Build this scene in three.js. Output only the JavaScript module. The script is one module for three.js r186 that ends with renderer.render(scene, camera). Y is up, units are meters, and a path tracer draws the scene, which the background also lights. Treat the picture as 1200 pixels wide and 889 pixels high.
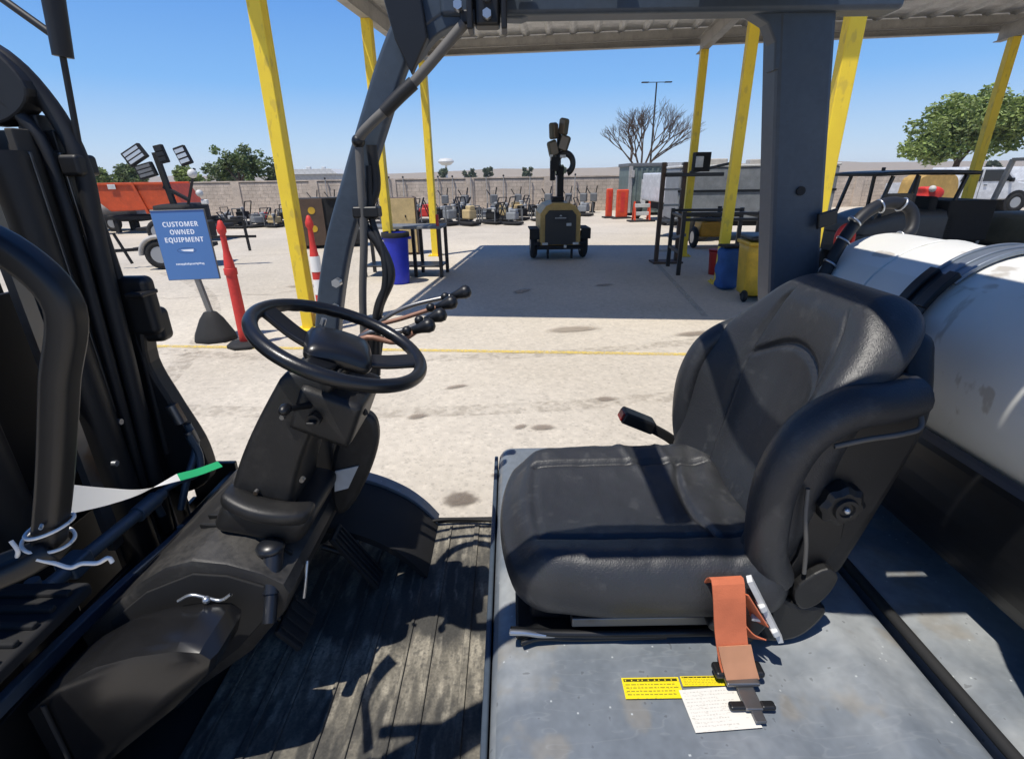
import * as THREE from 'three';
import { mergeGeometries, mergeVertices, toCreasedNormals } from 'three/addons/utils/BufferGeometryUtils.js';
import { RoundedBoxGeometry } from 'three/addons/geometries/RoundedBoxGeometry.js';

// ---------------------------------------------------------------- camera
const scene = new THREE.Scene();
const camera = new THREE.PerspectiveCamera(73.4, 1024 / 758, 0.02, 2000);
camera.rotation.order = 'YXZ';
camera.position.set(0, 1.75, 0);
camera.rotation.set(-21.8 * Math.PI / 180, 0, -0.9 * Math.PI / 180);
scene.add(camera);
const renderer = new THREE.WebGLRenderer({ antialias: true });
renderer.toneMapping = THREE.LinearToneMapping;
renderer.toneMappingExposure = 1.03;
renderer.shadowMap.enabled = true;
// ---------------------------------------------------------------- sky and sun
const SUN = new THREE.Vector3(-0.245, 0.87, 0.225).normalize();
{
  const W = 512, H = 256, d = new Float32Array(W * H * 4);
  const s2l = c => Math.pow(c / 255, 2.2);
  const stops = [[0, [214, 226, 238]], [0.05, [186, 214, 242]], [0.14, [132, 185, 243]], [0.3, [90, 147, 226]], [0.6, [66, 114, 188]], [1, [44, 84, 156]]];
  for (let j = 0; j < H; j++) {
    const el = ((j + 0.5) / H - 0.5) * Math.PI, e = Math.max(0, Math.sin(el));
    let k = 0; while (k < stops.length - 2 && e > stops[k + 1][0]) k++;
    const f = Math.min(1, (e - stops[k][0]) / (stops[k + 1][0] - stops[k][0]));
    for (let i = 0; i < W; i++) {
      const o = (j * W + i) * 4;
      for (let c = 0; c < 3; c++) d[o + c] = s2l(stops[k][1][c]) * (1 - f) + s2l(stops[k + 1][1][c]) * f;
      d[o + 3] = 1;
    }
  }
  const t = new THREE.DataTexture(d, W, H, THREE.RGBAFormat, THREE.FloatType);
  t.mapping = THREE.EquirectangularReflectionMapping; t.magFilter = THREE.LinearFilter; t.minFilter = THREE.LinearFilter; t.needsUpdate = true;
  scene.background = t; scene.environment = t;
}
const sun = new THREE.DirectionalLight(new THREE.Color(1, 0.95, 0.87), 5.0);
sun.position.copy(SUN).multiplyScalar(60); sun.castShadow = true;
sun.shadow.mapSize.set(4096, 4096);
Object.assign(sun.shadow.camera, { left: -30, right: 30, top: 30, bottom: -30, near: 1, far: 140 });
scene.add(sun); scene.add(sun.target);

// ---------------------------------------------------------------- random and noise
let seed = 7;
const rnd = () => { seed = (seed * 1664525 + 1013904223) >>> 0; return seed / 4294967296; };
const rr = (a, b) => a + (b - a) * rnd();
const V = (x, y, z) => new THREE.Vector3(x, y, z);
function hash(x, y) { let h = Math.imul(x | 0, 374761393) + Math.imul(y | 0, 668265263); h = Math.imul(h ^ (h >>> 13), 1274126177); return ((h ^ (h >>> 16)) >>> 0) / 4294967296; }
function vnoise(x, y, p) {                      // value noise, period p
  const xi = Math.floor(x), yi = Math.floor(y), fx = x - xi, fy = y - yi, m = v => ((v % p) + p) % p;
  const u = fx * fx * (3 - 2 * fx), w = fy * fy * (3 - 2 * fy);
  const a = hash(m(xi), m(yi)), b = hash(m(xi + 1), m(yi)), c = hash(m(xi), m(yi + 1)), d = hash(m(xi + 1), m(yi + 1));
  return (a + (b - a) * u) * (1 - w) + (c + (d - c) * u) * w;
}
function fbm(x, y, p, o = 4) { let s = 0, a = 0.5, n = 0; for (let i = 0; i < o; i++) { s += a * vnoise(x, y, p); n += a; x *= 2; y *= 2; p *= 2; a *= 0.5; } return s / n; }
const sstep = (a, b, x) => { const t = Math.min(1, Math.max(0, (x - a) / (b - a))); return t * t * (3 - 2 * t); };
const clamp = (x, a, b) => Math.min(b, Math.max(a, x));
function tex(n, size, fn, color = true) {       // n px square, size metres per repeat, fn(u,v in 0..1) -> linear-ish sRGB 0..1
  const d = new Uint8Array(n * n * 4);
  for (let j = 0; j < n; j++) for (let i = 0; i < n; i++) {
    let c = fn(i / n, j / n); if (!Array.isArray(c)) c = [c, c, c];
    const o = (j * n + i) * 4; d[o] = clamp(c[0], 0, 1) * 255; d[o + 1] = clamp(c[1], 0, 1) * 255; d[o + 2] = clamp(c[2], 0, 1) * 255; d[o + 3] = 255;
  }
  const t = new THREE.DataTexture(d, n, n, THREE.RGBAFormat);
  t.wrapS = t.wrapT = THREE.RepeatWrapping; t.magFilter = THREE.LinearFilter; t.minFilter = THREE.LinearMipmapLinearFilter; t.generateMipmaps = true;
  t.repeat.set(1 / size, 1 / size); if (color) t.colorSpace = THREE.SRGBColorSpace; t.needsUpdate = true;
  return t;
}
const mixc = (a, b, t) => [a[0] + (b[0] - a[0]) * t, a[1] + (b[1] - a[1]) * t, a[2] + (b[2] - a[2]) * t];
const std = (o) => new THREE.MeshStandardMaterial(o);

// ---------------------------------------------------------------- materials
const T = {};
T.grime = tex(512, 0.8, (u, v) => { const a = fbm(u * 6, v * 6, 6, 5), b = fbm(u * 40 + 9, v * 40, 40, 2); const k = 0.80 + 0.2 * a + 0.08 * (b - 0.5); return [k, k, k]; });
T.rough = tex(256, 0.5, (u, v) => 0.55 + 0.5 * fbm(u * 8, v * 8, 8, 4), false);
T.vinylBump = tex(512, 0.12, (u, v) => 0.3 + 0.45 * Math.abs(fbm(u * 40, v * 40, 40, 2) - 0.5) * 2 + 0.4 * Math.abs(fbm(u * 5 + 3, v * 5, 5, 3) - 0.5) * 2, false);
T.ground = tex(1536, 7, (u, v) => {
  const big = fbm(u * 7, v * 7, 7, 5), f = fbm(u * 170, v * 170, 170, 2), s = hash(Math.floor(u * 512), Math.floor(v * 512)), s2 = hash(Math.floor(u * 300) + 77, Math.floor(v * 300));
  let k = 0.718 + 0.07 * (big - 0.5) + 0.075 * (f - 0.5);
  if (s > 0.90) k -= 0.07 * (s - 0.9) * 10; if (s2 < 0.05) k += 0.03; if (s2 > 0.975) k -= 0.05;
  const w = fbm(u * 3 + 4, v * 3, 3, 4);
  return mixc([k * 1.02, k * 0.965, k * 0.87], [k * 1.01, k * 0.965, k * 0.89], w);
});
T.groundBump = tex(1024, 3, (u, v) => 0.6 * fbm(u * 90, v * 90, 90, 3) + 0.4 * hash(Math.floor(u * 420), Math.floor(v * 420)), false);
// paint worn and scuffed, dusty: blue-grey sheet metal
const wornPaint = (base, worn, dust, seedv, amount, chips = 0.9985) => tex(1024, 1.1, (u, v) => {
  const a = fbm(u * 5 + seedv, v * 5, 5, 6), b = fbm(u * 16, v * 16 + seedv, 16, 4), c = fbm(u * 90, v * 90, 90, 2);
  let col = mixc(base, dust, sstep(0.38, 0.70, a) * amount);
  col = mixc(col, worn, sstep(0.60, 0.82, b) * 0.5 * amount);
  const sc = Math.abs(fbm(u * 10 + 3, v * 44, 44, 3) - 0.5);            // long scuffs
  col = mixc(col, dust, sstep(0.02, 0.0, sc) * 0.25 * sstep(0.45, 0.6, fbm(u * 3 + 8, v * 3, 3, 2)));
  if (c > 0.90) col = mixc(col, [0.2, 0.2, 0.2], 0.3);
  if (hash(Math.floor(u * 340), Math.floor(v * 340)) > chips) col = [0.72, 0.74, 0.74];
  const k = 0.95 + 0.1 * (c - 0.5); return [col[0] * k, col[1] * k, col[2] * k];
});
T.hood = wornPaint([0.44, 0.468, 0.495], [0.56, 0.53, 0.48], [0.60, 0.615, 0.62], 3, 1.0);
T.guard = wornPaint([0.24, 0.285, 0.335], [0.28, 0.31, 0.34], [0.31, 0.35, 0.39], 11, 0.5, 2);
T.mat = tex(1024, 0.55, (u, v) => {
  const a = fbm(u * 16 + 1, v * 4, 4, 5), b = fbm(u * 32, v * 8, 8, 4), c = fbm(u * 60, v * 60, 60, 2);
  const e = fbm(u * 130, v * 130, 130, 2); let col = mixc([0.27, 0.265, 0.25], [0.46, 0.44, 0.395], sstep(0.36, 0.66, a));
  col = mixc(col, [0.70, 0.67, 0.60], sstep(0.50, 0.72, b * 0.5 + a * 0.5) * 0.75); const kk = 0.9 + 0.25 * (e - 0.5); col = [col[0] * kk, col[1] * kk, col[2] * kk];
  col = mixc(col, [0.24, 0.235, 0.225], sstep(0.55, 0.85, c) * 0.4); return col;
});
T.steel = tex(512, 0.9, (u, v) => { const a = fbm(u * 6, v * 6, 6, 5); return mixc([0.5, 0.5, 0.5], [0.42, 0.36, 0.3], sstep(0.5, 0.75, a)); });
T.yellow = tex(1024, 1.5, (u, v) => {
  const a = fbm(u * 9, v * 9, 9, 5), b = fbm(u * 30, v * 12, 12, 4);
  let c = mixc([0.95, 0.83, 0.2], [0.90, 0.77, 0.2], a); c = mixc(c, [0.7, 0.6, 0.3], sstep(0.62, 0.8, b) * 0.4); return c;
});
T.tank = tex(1024, 0.9, (u, v) => {
  const a = fbm(u * 5, v * 5, 5, 6), b = fbm(u * 30 + 5, v * 14, 14, 4); let c = mixc([0.86, 0.86, 0.84], [0.80, 0.79, 0.75], a);
  c = mixc(c, [0.62, 0.58, 0.52], sstep(0.64, 0.76, b) * 0.55); return c;
});
T.cmu = tex(512, 2, (u, v) => { const a = fbm(u * 8, v * 8, 8, 5), b = fbm(u * 70, v * 70, 70, 2); const k = 0.9 + 0.2 * (a - 0.5) + 0.14 * (b - 0.5); return [0.83 * k, 0.765 * k, 0.69 * k]; });
T.plasticDust = tex(512, 0.5, (u, v) => { const a = fbm(u * 7, v * 7, 7, 5), b = fbm(u * 50, v * 50, 50, 2); return mixc([0.095, 0.095, 0.098], [0.165, 0.16, 0.153], sstep(0.45, 0.8, a * 0.8 + b * 0.2)); });
T.cowl = tex(512, 0.5, (u, v) => { const a = fbm(u * 6 + 3, v * 6, 6, 5), b = fbm(u * 60, v * 60, 60, 2); return mixc([0.135, 0.133, 0.13], [0.24, 0.232, 0.22], sstep(0.35, 0.72, a * 0.75 + b * 0.25)); });
T.vinylCol = tex(768, 0.7, (u, v) => { const a = fbm(u * 6 + 2, v * 6, 6, 5), b = fbm(u * 26, v * 26, 26, 4); let c = mixc([0.15, 0.155, 0.166], [0.2, 0.206, 0.215], a); return mixc(c, [0.31, 0.31, 0.305], sstep(0.62, 0.82, b) * 0.35); });
const M = {
  ground: std({ map: T.ground, bumpMap: T.groundBump, bumpScale: 0.0025, roughness: 0.95, vertexColors: true }),
  hood: std({ map: T.hood, roughness: 0.52, roughnessMap: T.rough, metalness: 0.0, bumpMap: T.rough, bumpScale: 0.0006 }),
  guard: std({ map: T.guard, roughness: 0.45 }),
  vinyl: std({ map: T.vinylCol, roughness: 0.47, bumpMap: T.vinylBump, bumpScale: 0.0007 }),
  plastic: std({ map: T.plasticDust, roughness: 0.5, bumpMap: T.vinylBump, bumpScale: 0.0003 }),
  wheelRim: std({ color: 0x16171a, roughness: 0.32, bumpMap: T.vinylBump, bumpScale: 0.0002 }),
  blackPaint: std({ color: 0x17181a, roughness: 0.42, map: T.grime }),
  blackMatte: std({ color: 0x1b1b1c, roughness: 0.85, map: T.grime }),
  cowl: std({ map: T.cowl, roughness: 0.5, bumpMap: T.vinylBump, bumpScale: 0.0003 }),
  dashGloss: std({ color: 0x1f1f20, roughness: 0.22, map: T.grime }),
  navyBlack: std({ color: 0x1d2026, roughness: 0.35, map: T.grime }),
  mastBlack: std({ color: 0x1c1c1d, roughness: 0.5, map: T.grime }),
  mastDust: std({ color: 0x4b463e, roughness: 0.75, map: T.grime }),
  mat: std({ map: T.mat, roughness: 0.9, bumpMap: T.rough, bumpScale: 0.002 }),
  rubber: std({ color: 0x222222, roughness: 0.8, map: T.grime }),
  hose: std({ color: 0x1a1a1b, roughness: 0.55 }),
  hoseGrey: std({ color: 0x6b6863, roughness: 0.7, map: T.grime }),
  steel: std({ map: T.steel, roughness: 0.38, metalness: 0.85 }),
  zinc: std({ color: 0xb9bcbf, roughness: 0.35, metalness: 0.9 }),
  strap: std({ color: 0x9aa3ab, roughness: 0.42, metalness: 0.6, map: T.grime }),
  bluegreyTube: std({ color: 0x5b6a75, roughness: 0.45, metalness: 0.3, map: T.grime }),
  tank: std({ map: T.tank, roughness: 0.5 }),
  yellow: std({ map: T.yellow, roughness: 0.5 }),
  belt: std({ color: 0xd8764f, roughness: 0.8, map: T.grime, bumpMap: T.vinylBump, bumpScale: 0.0004 }),
  beltWorn: std({ color: 0xc08a68, roughness: 0.85, map: T.grime }),
  white: std({ color: 0xdcdcd8, roughness: 0.6, map: T.grime }),
  whitePaint: std({ color: 0xdfe1e2, roughness: 0.28, map: T.grime }),
  chalk: std({ color: 0xe8e6df, roughness: 0.8 }),
  paper: new THREE.MeshPhysicalMaterial({ color: 0xe9e8e2, roughness: 0.95, transmission: 0.5, thickness: 0, side: THREE.DoubleSide }),
  green: std({ color: 0x18985a, roughness: 0.6 }),
  red: std({ color: 0xb9211c, roughness: 0.45, map: T.grime }),
  redButton: std({ color: 0x8e1414, roughness: 0.4 }),
  coneRed: std({ color: 0xe23c33, roughness: 0.6, map: T.grime }),
  orange: std({ color: 0xd4521d, roughness: 0.55, map: T.grime }),
  safetyOrange: std({ color: 0xe8512a, roughness: 0.6, map: T.grime }),
  blueBin: std({ color: 0x1a2fbe, roughness: 0.45, map: T.grime }),
  blueRag: std({ color: 0x2a5e9f, roughness: 0.7, map: T.grime }),
  tan: std({ color: 0xd0b886, roughness: 0.7, map: T.grime }),
  brown: std({ color: 0x5f4b3b, roughness: 0.7, map: T.grime }),
  greyPanel: std({ color: 0x77797a, roughness: 0.6, map: T.grime }),
  greenGrey: std({ color: 0x75827c, roughness: 0.6, map: T.grime }),
  trailerGrey: std({ color: 0x8f9396, roughness: 0.5, map: T.grime }),
  roofPanel: std({ color: 0xf0efec, roughness: 0.55, map: T.grime }),
  roofSteel: std({ color: 0xb9b5ae, roughness: 0.6, map: T.grime }),
  catYellow: std({ color: 0xc8a35a, roughness: 0.5, map: T.grime }),
  binYellow: std({ color: 0xe3b52c, roughness: 0.5, map: T.grime }),
  amber: std({ color: 0xd89a20, roughness: 0.5, map: T.grime }),
  khaki: std({ color: 0x5c5a4a, roughness: 0.6, map: T.grime }),
  glassDark: std({ color: 0x20262b, roughness: 0.08 }),
  tyre: std({ color: 0x1a1a1a, roughness: 0.85 }),
  rimGrey: std({ color: 0xa0a2a4, roughness: 0.35, metalness: 0.6 }),
  concreteGrey: std({ color: 0x8b8378, roughness: 0.9, map: T.grime }),
  bark: std({ color: 0x5b4a3d, roughness: 0.9, map: T.grime }),
  cmu: std({ map: T.cmu, roughness: 0.95 }),
  hill: std({ color: 0xa8977f, roughness: 1, map: T.grime }),
  lamp: std({ color: 0xc9ccd0, roughness: 0.15, metalness: 0.5 }),
  cartGrey: std({ color: 0x3b3e41, roughness: 0.45, map: T.grime }),
  lampDusty: std({ color: 0x6f6455, roughness: 0.3, metalness: 0.3 }),
  copper: std({ color: 0x8a6552, roughness: 0.45, metalness: 0.2 }),
};
const leafMat = (r, g, b) => new THREE.MeshPhysicalMaterial({ color: new THREE.Color().setRGB(r, g, b), roughness: 0.8, transmission: 0.3, thickness: 0, side: THREE.DoubleSide, vertexColors: true });

// ---------------------------------------------------------------- geometry helpers
function uvBox(g) {                             // metre-true box projection
  if (g.index) g = g.toNonIndexed();
  const p = g.attributes.position, uv = new Float32Array(p.count * 2);
  const a = V(), b = V(), c = V(), n = V();
  for (let i = 0; i < p.count; i += 3) {
    a.fromBufferAttribute(p, i); b.fromBufferAttribute(p, i + 1); c.fromBufferAttribute(p, i + 2);
    n.copy(b).sub(a).cross(V().copy(c).sub(a)); const ax = Math.abs(n.x), ay = Math.abs(n.y), az = Math.abs(n.z);
    [a, b, c].forEach((q, k) => {
      const o = (i + k) * 2;
      if (ay >= ax && ay >= az) { uv[o] = q.x; uv[o + 1] = q.z; } else if (ax >= az) { uv[o] = q.z; uv[o + 1] = q.y; } else { uv[o] = q.x; uv[o + 1] = q.y; }
    });
  }
  g.setAttribute('uv', new THREE.BufferAttribute(uv, 2));
  return g;
}
function clean(g) {
  if (g.index) g = g.toNonIndexed();
  for (const k of Object.keys(g.attributes)) if (!['position', 'normal', 'uv'].includes(k)) g.deleteAttribute(k);
  if (!g.attributes.normal) g.computeVertexNormals();
  return g;
}
const box = (w, h, d, x = 0, y = 0, z = 0, ry = 0, rx = 0, rz = 0) => { const g = new THREE.BoxGeometry(w, h, d); g.rotateX(rx); g.rotateZ(rz); g.rotateY(ry); g.translate(x, y, z); return g; };
const rbox = (w, h, d, r, x = 0, y = 0, z = 0, ry = 0, rx = 0, rz = 0) => { const g = new RoundedBoxGeometry(w, h, d, 3, Math.min(r, w / 2.01, h / 2.01, d / 2.01)); g.rotateX(rx); g.rotateZ(rz); g.rotateY(ry); g.translate(x, y, z); return g; };
function between(g, a, b) { const d = V().subVectors(b, a), q = new THREE.Quaternion().setFromUnitVectors(V(0, 1, 0), d.clone().normalize()); g.applyQuaternion(q); g.translate((a.x + b.x) / 2, (a.y + b.y) / 2, (a.z + b.z) / 2); return g; }
const A3 = a => Array.isArray(a) ? V(...a) : a;
const rod = (a, b, r, r2 = r, seg = 12) => { a = A3(a); b = A3(b); return between(new THREE.CylinderGeometry(r2, r, a.distanceTo(b), seg), a, b); };
const bar = (a, b, w, d = w) => { a = A3(a); b = A3(b); return between(new THREE.BoxGeometry(w, a.distanceTo(b), d), a, b); };
const tube = (pts, r, seg = 48, rs = 10) => new THREE.TubeGeometry(new THREE.CatmullRomCurve3(pts.map(A3), false, 'centripetal'), seg, r, rs, false);
const ball = (r, x, y, z, sx = 1, sy = 1, sz = 1, n = 16) => { const g = new THREE.SphereGeometry(r, n, Math.max(8, n * 0.75 | 0)); g.scale(sx, sy, sz); g.translate(x, y, z); return g; };
const lathe = (pts, n = 24) => new THREE.LatheGeometry(pts.map(p => new THREE.Vector2(p[0], p[1])), n);
function plate(pts, t, bev = 0.004, holes = []) {  // extruded polygon in xy, thickness along z, centred
  const s = new THREE.Shape(pts.map(p => new THREE.Vector2(p[0], p[1])));
  for (const h of holes) s.holes.push(new THREE.Path(h.map(p => new THREE.Vector2(p[0], p[1]))));
  const g = new THREE.ExtrudeGeometry(s, { depth: Math.max(0.0005, t - 2 * bev), bevelEnabled: bev > 0, bevelSize: bev, bevelThickness: bev, bevelOffset: -bev, bevelSegments: 2, curveSegments: 10, steps: 1 });
  g.translate(0, 0, -(t - 2 * bev) / 2); return g;
}
function smoothPts(pts, n = 40) { return new THREE.CatmullRomCurve3(pts.map(p => V(p[0], p[1], 0)), true, 'centripetal').getPoints(n).slice(0, n).map(p => [p.x, p.y]); }
function softBox(w, h, d, r, sx, sy, sz, deform) {   // subdivided rounded box with a deformation
  let g = new THREE.BoxGeometry(w, h, d, sx, sy, sz); const p = g.attributes.position, q = V(), c = V();
  const hw = w / 2 - r, hh = h / 2 - r, hd = d / 2 - r;
  for (let i = 0; i < p.count; i++) {
    q.fromBufferAttribute(p, i); c.set(clamp(q.x, -hw, hw), clamp(q.y, -hh, hh), clamp(q.z, -hd, hd));
    const e = q.clone().sub(c); if (e.lengthSq() > 1e-12) { e.setLength(r); q.copy(c).add(e); }
    if (deform) deform(q);
    p.setXYZ(i, q.x, q.y, q.z);
  }
  g.deleteAttribute('normal'); g.deleteAttribute('uv'); g = mergeVertices(g, 1e-5); g.computeVertexNormals();
  return g;
}
function sweepRect(pts, w, d, r = 0.01, seg = 40, up = V(0, 0, 1)) {   // rounded-rect section swept along a path: w across, d along 'up'
  const cv = new THREE.CatmullRomCurve3(pts.map(A3), false, 'centripetal'), sec = [];
  for (const [cx, cy, a0] of [[w / 2 - r, d / 2 - r, 0], [-w / 2 + r, d / 2 - r, 1], [-w / 2 + r, -d / 2 + r, 2], [w / 2 - r, -d / 2 + r, 3]])
    for (let k = 0; k <= 3; k++) { const a = (a0 + k / 3) * Math.PI / 2; sec.push([cx + r * Math.cos(a), cy + r * Math.sin(a)]); }
  const n = sec.length, pos = [], idx = [];
  for (let i = 0; i <= seg; i++) {
    const p = cv.getPointAt(i / seg), t = cv.getTangentAt(i / seg), s = V().crossVectors(up, t).normalize(), u = V().crossVectors(t, s).normalize();
    for (const [a, b] of sec) pos.push(p.x + s.x * a + u.x * b, p.y + s.y * a + u.y * b, p.z + s.z * a + u.z * b);
  }
  for (let i = 0; i < seg; i++) for (let k = 0; k < n; k++) { const a = i * n + k, b = i * n + (k + 1) % n; idx.push(a, b, a + n, b, b + n, a + n); }
  for (let k = 1; k < n - 1; k++) { idx.push(0, k + 1, k); const o = seg * n; idx.push(o, o + k, o + k + 1); }
  const g = new THREE.BufferGeometry(); g.setAttribute('position', new THREE.Float32BufferAttribute(pos, 3)); g.setIndex(idx); g.computeVertexNormals();
  return g;
}
// ---------------------------------------------------------------- object helpers
const used = {};
function numbered(n) { used[n] = (used[n] || 0) + 1; return used[n] === 1 ? n : n + '_' + String(used[n] - 1).padStart(3, '0'); }
function shade(o) { o.traverse(m => { if (m.isMesh) { m.castShadow = true; m.receiveShadow = true; } }); return o; }
function geo(geos) { if (!Array.isArray(geos)) geos = [geos]; const gs = geos.map(g => clean(uvBox(g))); return gs.length === 1 ? gs[0] : mergeGeometries(gs); }
function thing(name, label, category, [x, y, z] = [0, 0, 0], turn = 0, group) {
  const o = new THREE.Group(); o.name = numbered(name); scene.add(o); o.position.set(x, y, z); o.rotation.y = turn;
  o.userData = { label, category }; if (group) o.userData.group = group; return o;
}
let OFF = null;                                  // set while a thing is described in world coordinates
function part(parent, name, geos, mat, label) {
  const g = geo(geos); if (OFF) g.translate(-OFF[0], -OFF[1], -OFF[2]);
  const m = new THREE.Mesh(g, mat); m.name = name; if (label) m.userData.label = label; parent.add(m); m.castShadow = m.receiveShadow = true; return m;
}
function struct(name, geos, mat) { const g = geo(geos); const m = new THREE.Mesh(g, mat); m.name = numbered(name); m.userData.kind = 'structure'; m.castShadow = m.receiveShadow = true; scene.add(m); return m; }
function dup(root, [x, y, z], turn = 0, label, group) {
  const r = root.clone(); r.name = numbered(root.name.replace(/_\d+$/, '')); scene.add(r); r.position.set(x, y, z); r.rotation.y = turn; r.userData = { ...root.userData };
  if (label) r.userData.label = label; if (group) r.userData.group = group; return r;
}
function canvasMat(w, h, draw, o = {}) {
  const c = document.createElement('canvas'); c.width = w; c.height = h; draw(c.getContext('2d'), w, h);
  const t = new THREE.CanvasTexture(c); t.colorSpace = THREE.SRGBColorSpace; t.needsUpdate = true; return std({ map: t, roughness: 0.6, ...o });
}
function printed(parent, name, w, h, mat, x, y, z, ry = 0, rx = 0, rz = 0, label) {   // flat print with its own uv
  const g = new THREE.PlaneGeometry(w, h); g.rotateZ(rz); g.rotateX(rx); g.rotateY(ry); g.translate(x, y, z); if (OFF) g.translate(-OFF[0], -OFF[1], -OFF[2]);
  const m = new THREE.Mesh(g, mat); m.name = name; if (label) m.userData.label = label; parent.add(m); m.castShadow = m.receiveShadow = true; return m;
}

// ================================================================ SETTING
{ // ground: one sheet, finer near, to the horizon; coarse natural variation in vertex colours
  const xs = []; for (let v = -30; v <= 30.01; v += 0.4) xs.push(v); for (const e of [40, 60, 90, 140, 220, 400, 900]) { xs.push(e); xs.unshift(-e); }
  const zs = []; for (let v = 12; v >= -30.01; v -= 0.4) zs.push(v); for (const e of [-40, -60, -90, -140, -220, -400, -900]) zs.push(e); zs.unshift(900, 200, 60, 25);
  const pos = [], col = [], uv = [], idx = [], nx = xs.length;
  zs.forEach(z => xs.forEach(x => {
    pos.push(x, 0, z); uv.push(x, z);
    const a = fbm(x * 0.16 + 50, z * 0.16 + 50, 1 << 20, 4), b = fbm(x * 0.7 + 90, z * 0.3 + 40, 1 << 20, 3);
    const k = 0.99 + 0.12 * (a - 0.5) + 0.1 * (b - 0.5), q = k * k; col.push(q, q * (0.985 + 0.03 * b), q * (0.96 + 0.08 * b));
  }));
  for (let j = 0; j < zs.length - 1; j++) for (let i = 0; i < nx - 1; i++) { const a = j * nx + i; idx.push(a, a + nx, a + 1, a + 1, a + nx, a + nx + 1); }
  const g = new THREE.BufferGeometry(); g.setAttribute('position', new THREE.Float32BufferAttribute(pos, 3)); g.setAttribute('uv', new THREE.Float32BufferAttribute(uv, 2)); g.setAttribute('color', new THREE.Float32BufferAttribute(col, 3)); g.setIndex(idx); g.computeVertexNormals();
  if (g.attributes.normal.getY(0) < 0) { const I = g.index.array; for (let k = 0; k < I.length; k += 3) { const t = I[k]; I[k] = I[k + 1]; I[k + 1] = t; } g.computeVertexNormals(); }
  const m = new THREE.Mesh(g, M.ground); m.name = 'ground'; m.userData.kind = 'structure'; m.receiveShadow = true; scene.add(m);
}
{ // painted lines and oil stains on the paving
  const alphaTex = (fn) => tex(256, 1, fn, false);
  const wornA = alphaTex((u, v) => 0.25 + 0.5 * sstep(0.3, 0.62, fbm(u * 60, v * 60, 60, 3)) * (0.5 + fbm(u * 4, v * 4, 4, 3)));
  const lineMat = std({ color: 0xdcc05e, roughness: 0.8, alphaMap: wornA, transparent: true });
  const lineMat2 = std({ color: 0xb9b3a4, roughness: 0.8, alphaMap: wornA, transparent: true });
  const strip = (a, b, w, m) => { const d = V(b[0] - a[0], 0, b[1] - a[1]), L = d.length(), g = new THREE.PlaneGeometry(L, w); g.rotateX(-Math.PI / 2); g.rotateY(-Math.atan2(d.z, d.x)); g.translate((a[0] + b[0]) / 2, 0.005, (a[1] + b[1]) / 2); return struct('painted_line', g, m); };
  strip([-4.6, -5.62], [7.5, -4.44], 0.085, lineMat);
  strip([3.1, -11.0], [2.55, -6.5], 0.09, lineMat2);
  const stain = alphaTex((u, v) => { const dx = u - 0.5, dy = v - 0.5, d = Math.hypot(dx, dy) * 2 + (fbm(u * 5, v * 5, 5, 4) - 0.5) * 0.75; return sstep(0.85, 0.3, d) * (0.5 + 0.4 * fbm(u * 20, v * 20, 20, 3)); });
  stain.repeat.set(1, 1);
  const sm = std({ color: 0x6b5f52, roughness: 0.75, alphaMap: stain, transparent: true });
  const sm2 = std({ color: 0x85786a, roughness: 0.85, alphaMap: stain, transparent: true });
  const sm3 = std({ color: 0x9a8e7e, roughness: 0.9, alphaMap: stain, transparent: true });
  for (const [x, z, w, d, m, a] of [[-0.31, -2.48, 0.30, 0.22, sm, 0.2], [0.22, -3.38, 0.26, 0.13, sm2, 0.1], [0.06, -3.4, 0.16, 0.09, sm2, 0.7], [-0.75, -3.6, 0.22, 0.12, sm2, 0.4], [0.78, -3.88, 0.22, 0.14, sm2, 0.1], [0.75, -5.95, 0.9, 0.35, sm3, 0.2], [-0.1, -2.75, 0.14, 0.06, sm2, 0.3], [0.2, -8.2, 0.6, 0.3, sm3, 1], [1.6, -8.6, 0.5, 0.25, sm3, 0.4], [-3.6, -8.9, 1.0, 0.4, sm3, 0], [2.2, -5.7, 0.9, 0.25, sm2, 0.2], [-0.5, -4.2, 0.3, 0.1, sm2, 0.4]]) {
    const g = new THREE.PlaneGeometry(w, d); g.rotateX(-Math.PI / 2); g.rotateY(a); g.translate(x, 0.009 + rnd() * 0.003, z);
    const o = new THREE.Mesh(g, m); o.name = numbered('oil_stain'); o.userData.kind = 'structure'; o.receiveShadow = true; scene.add(o);
  }
}
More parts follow.
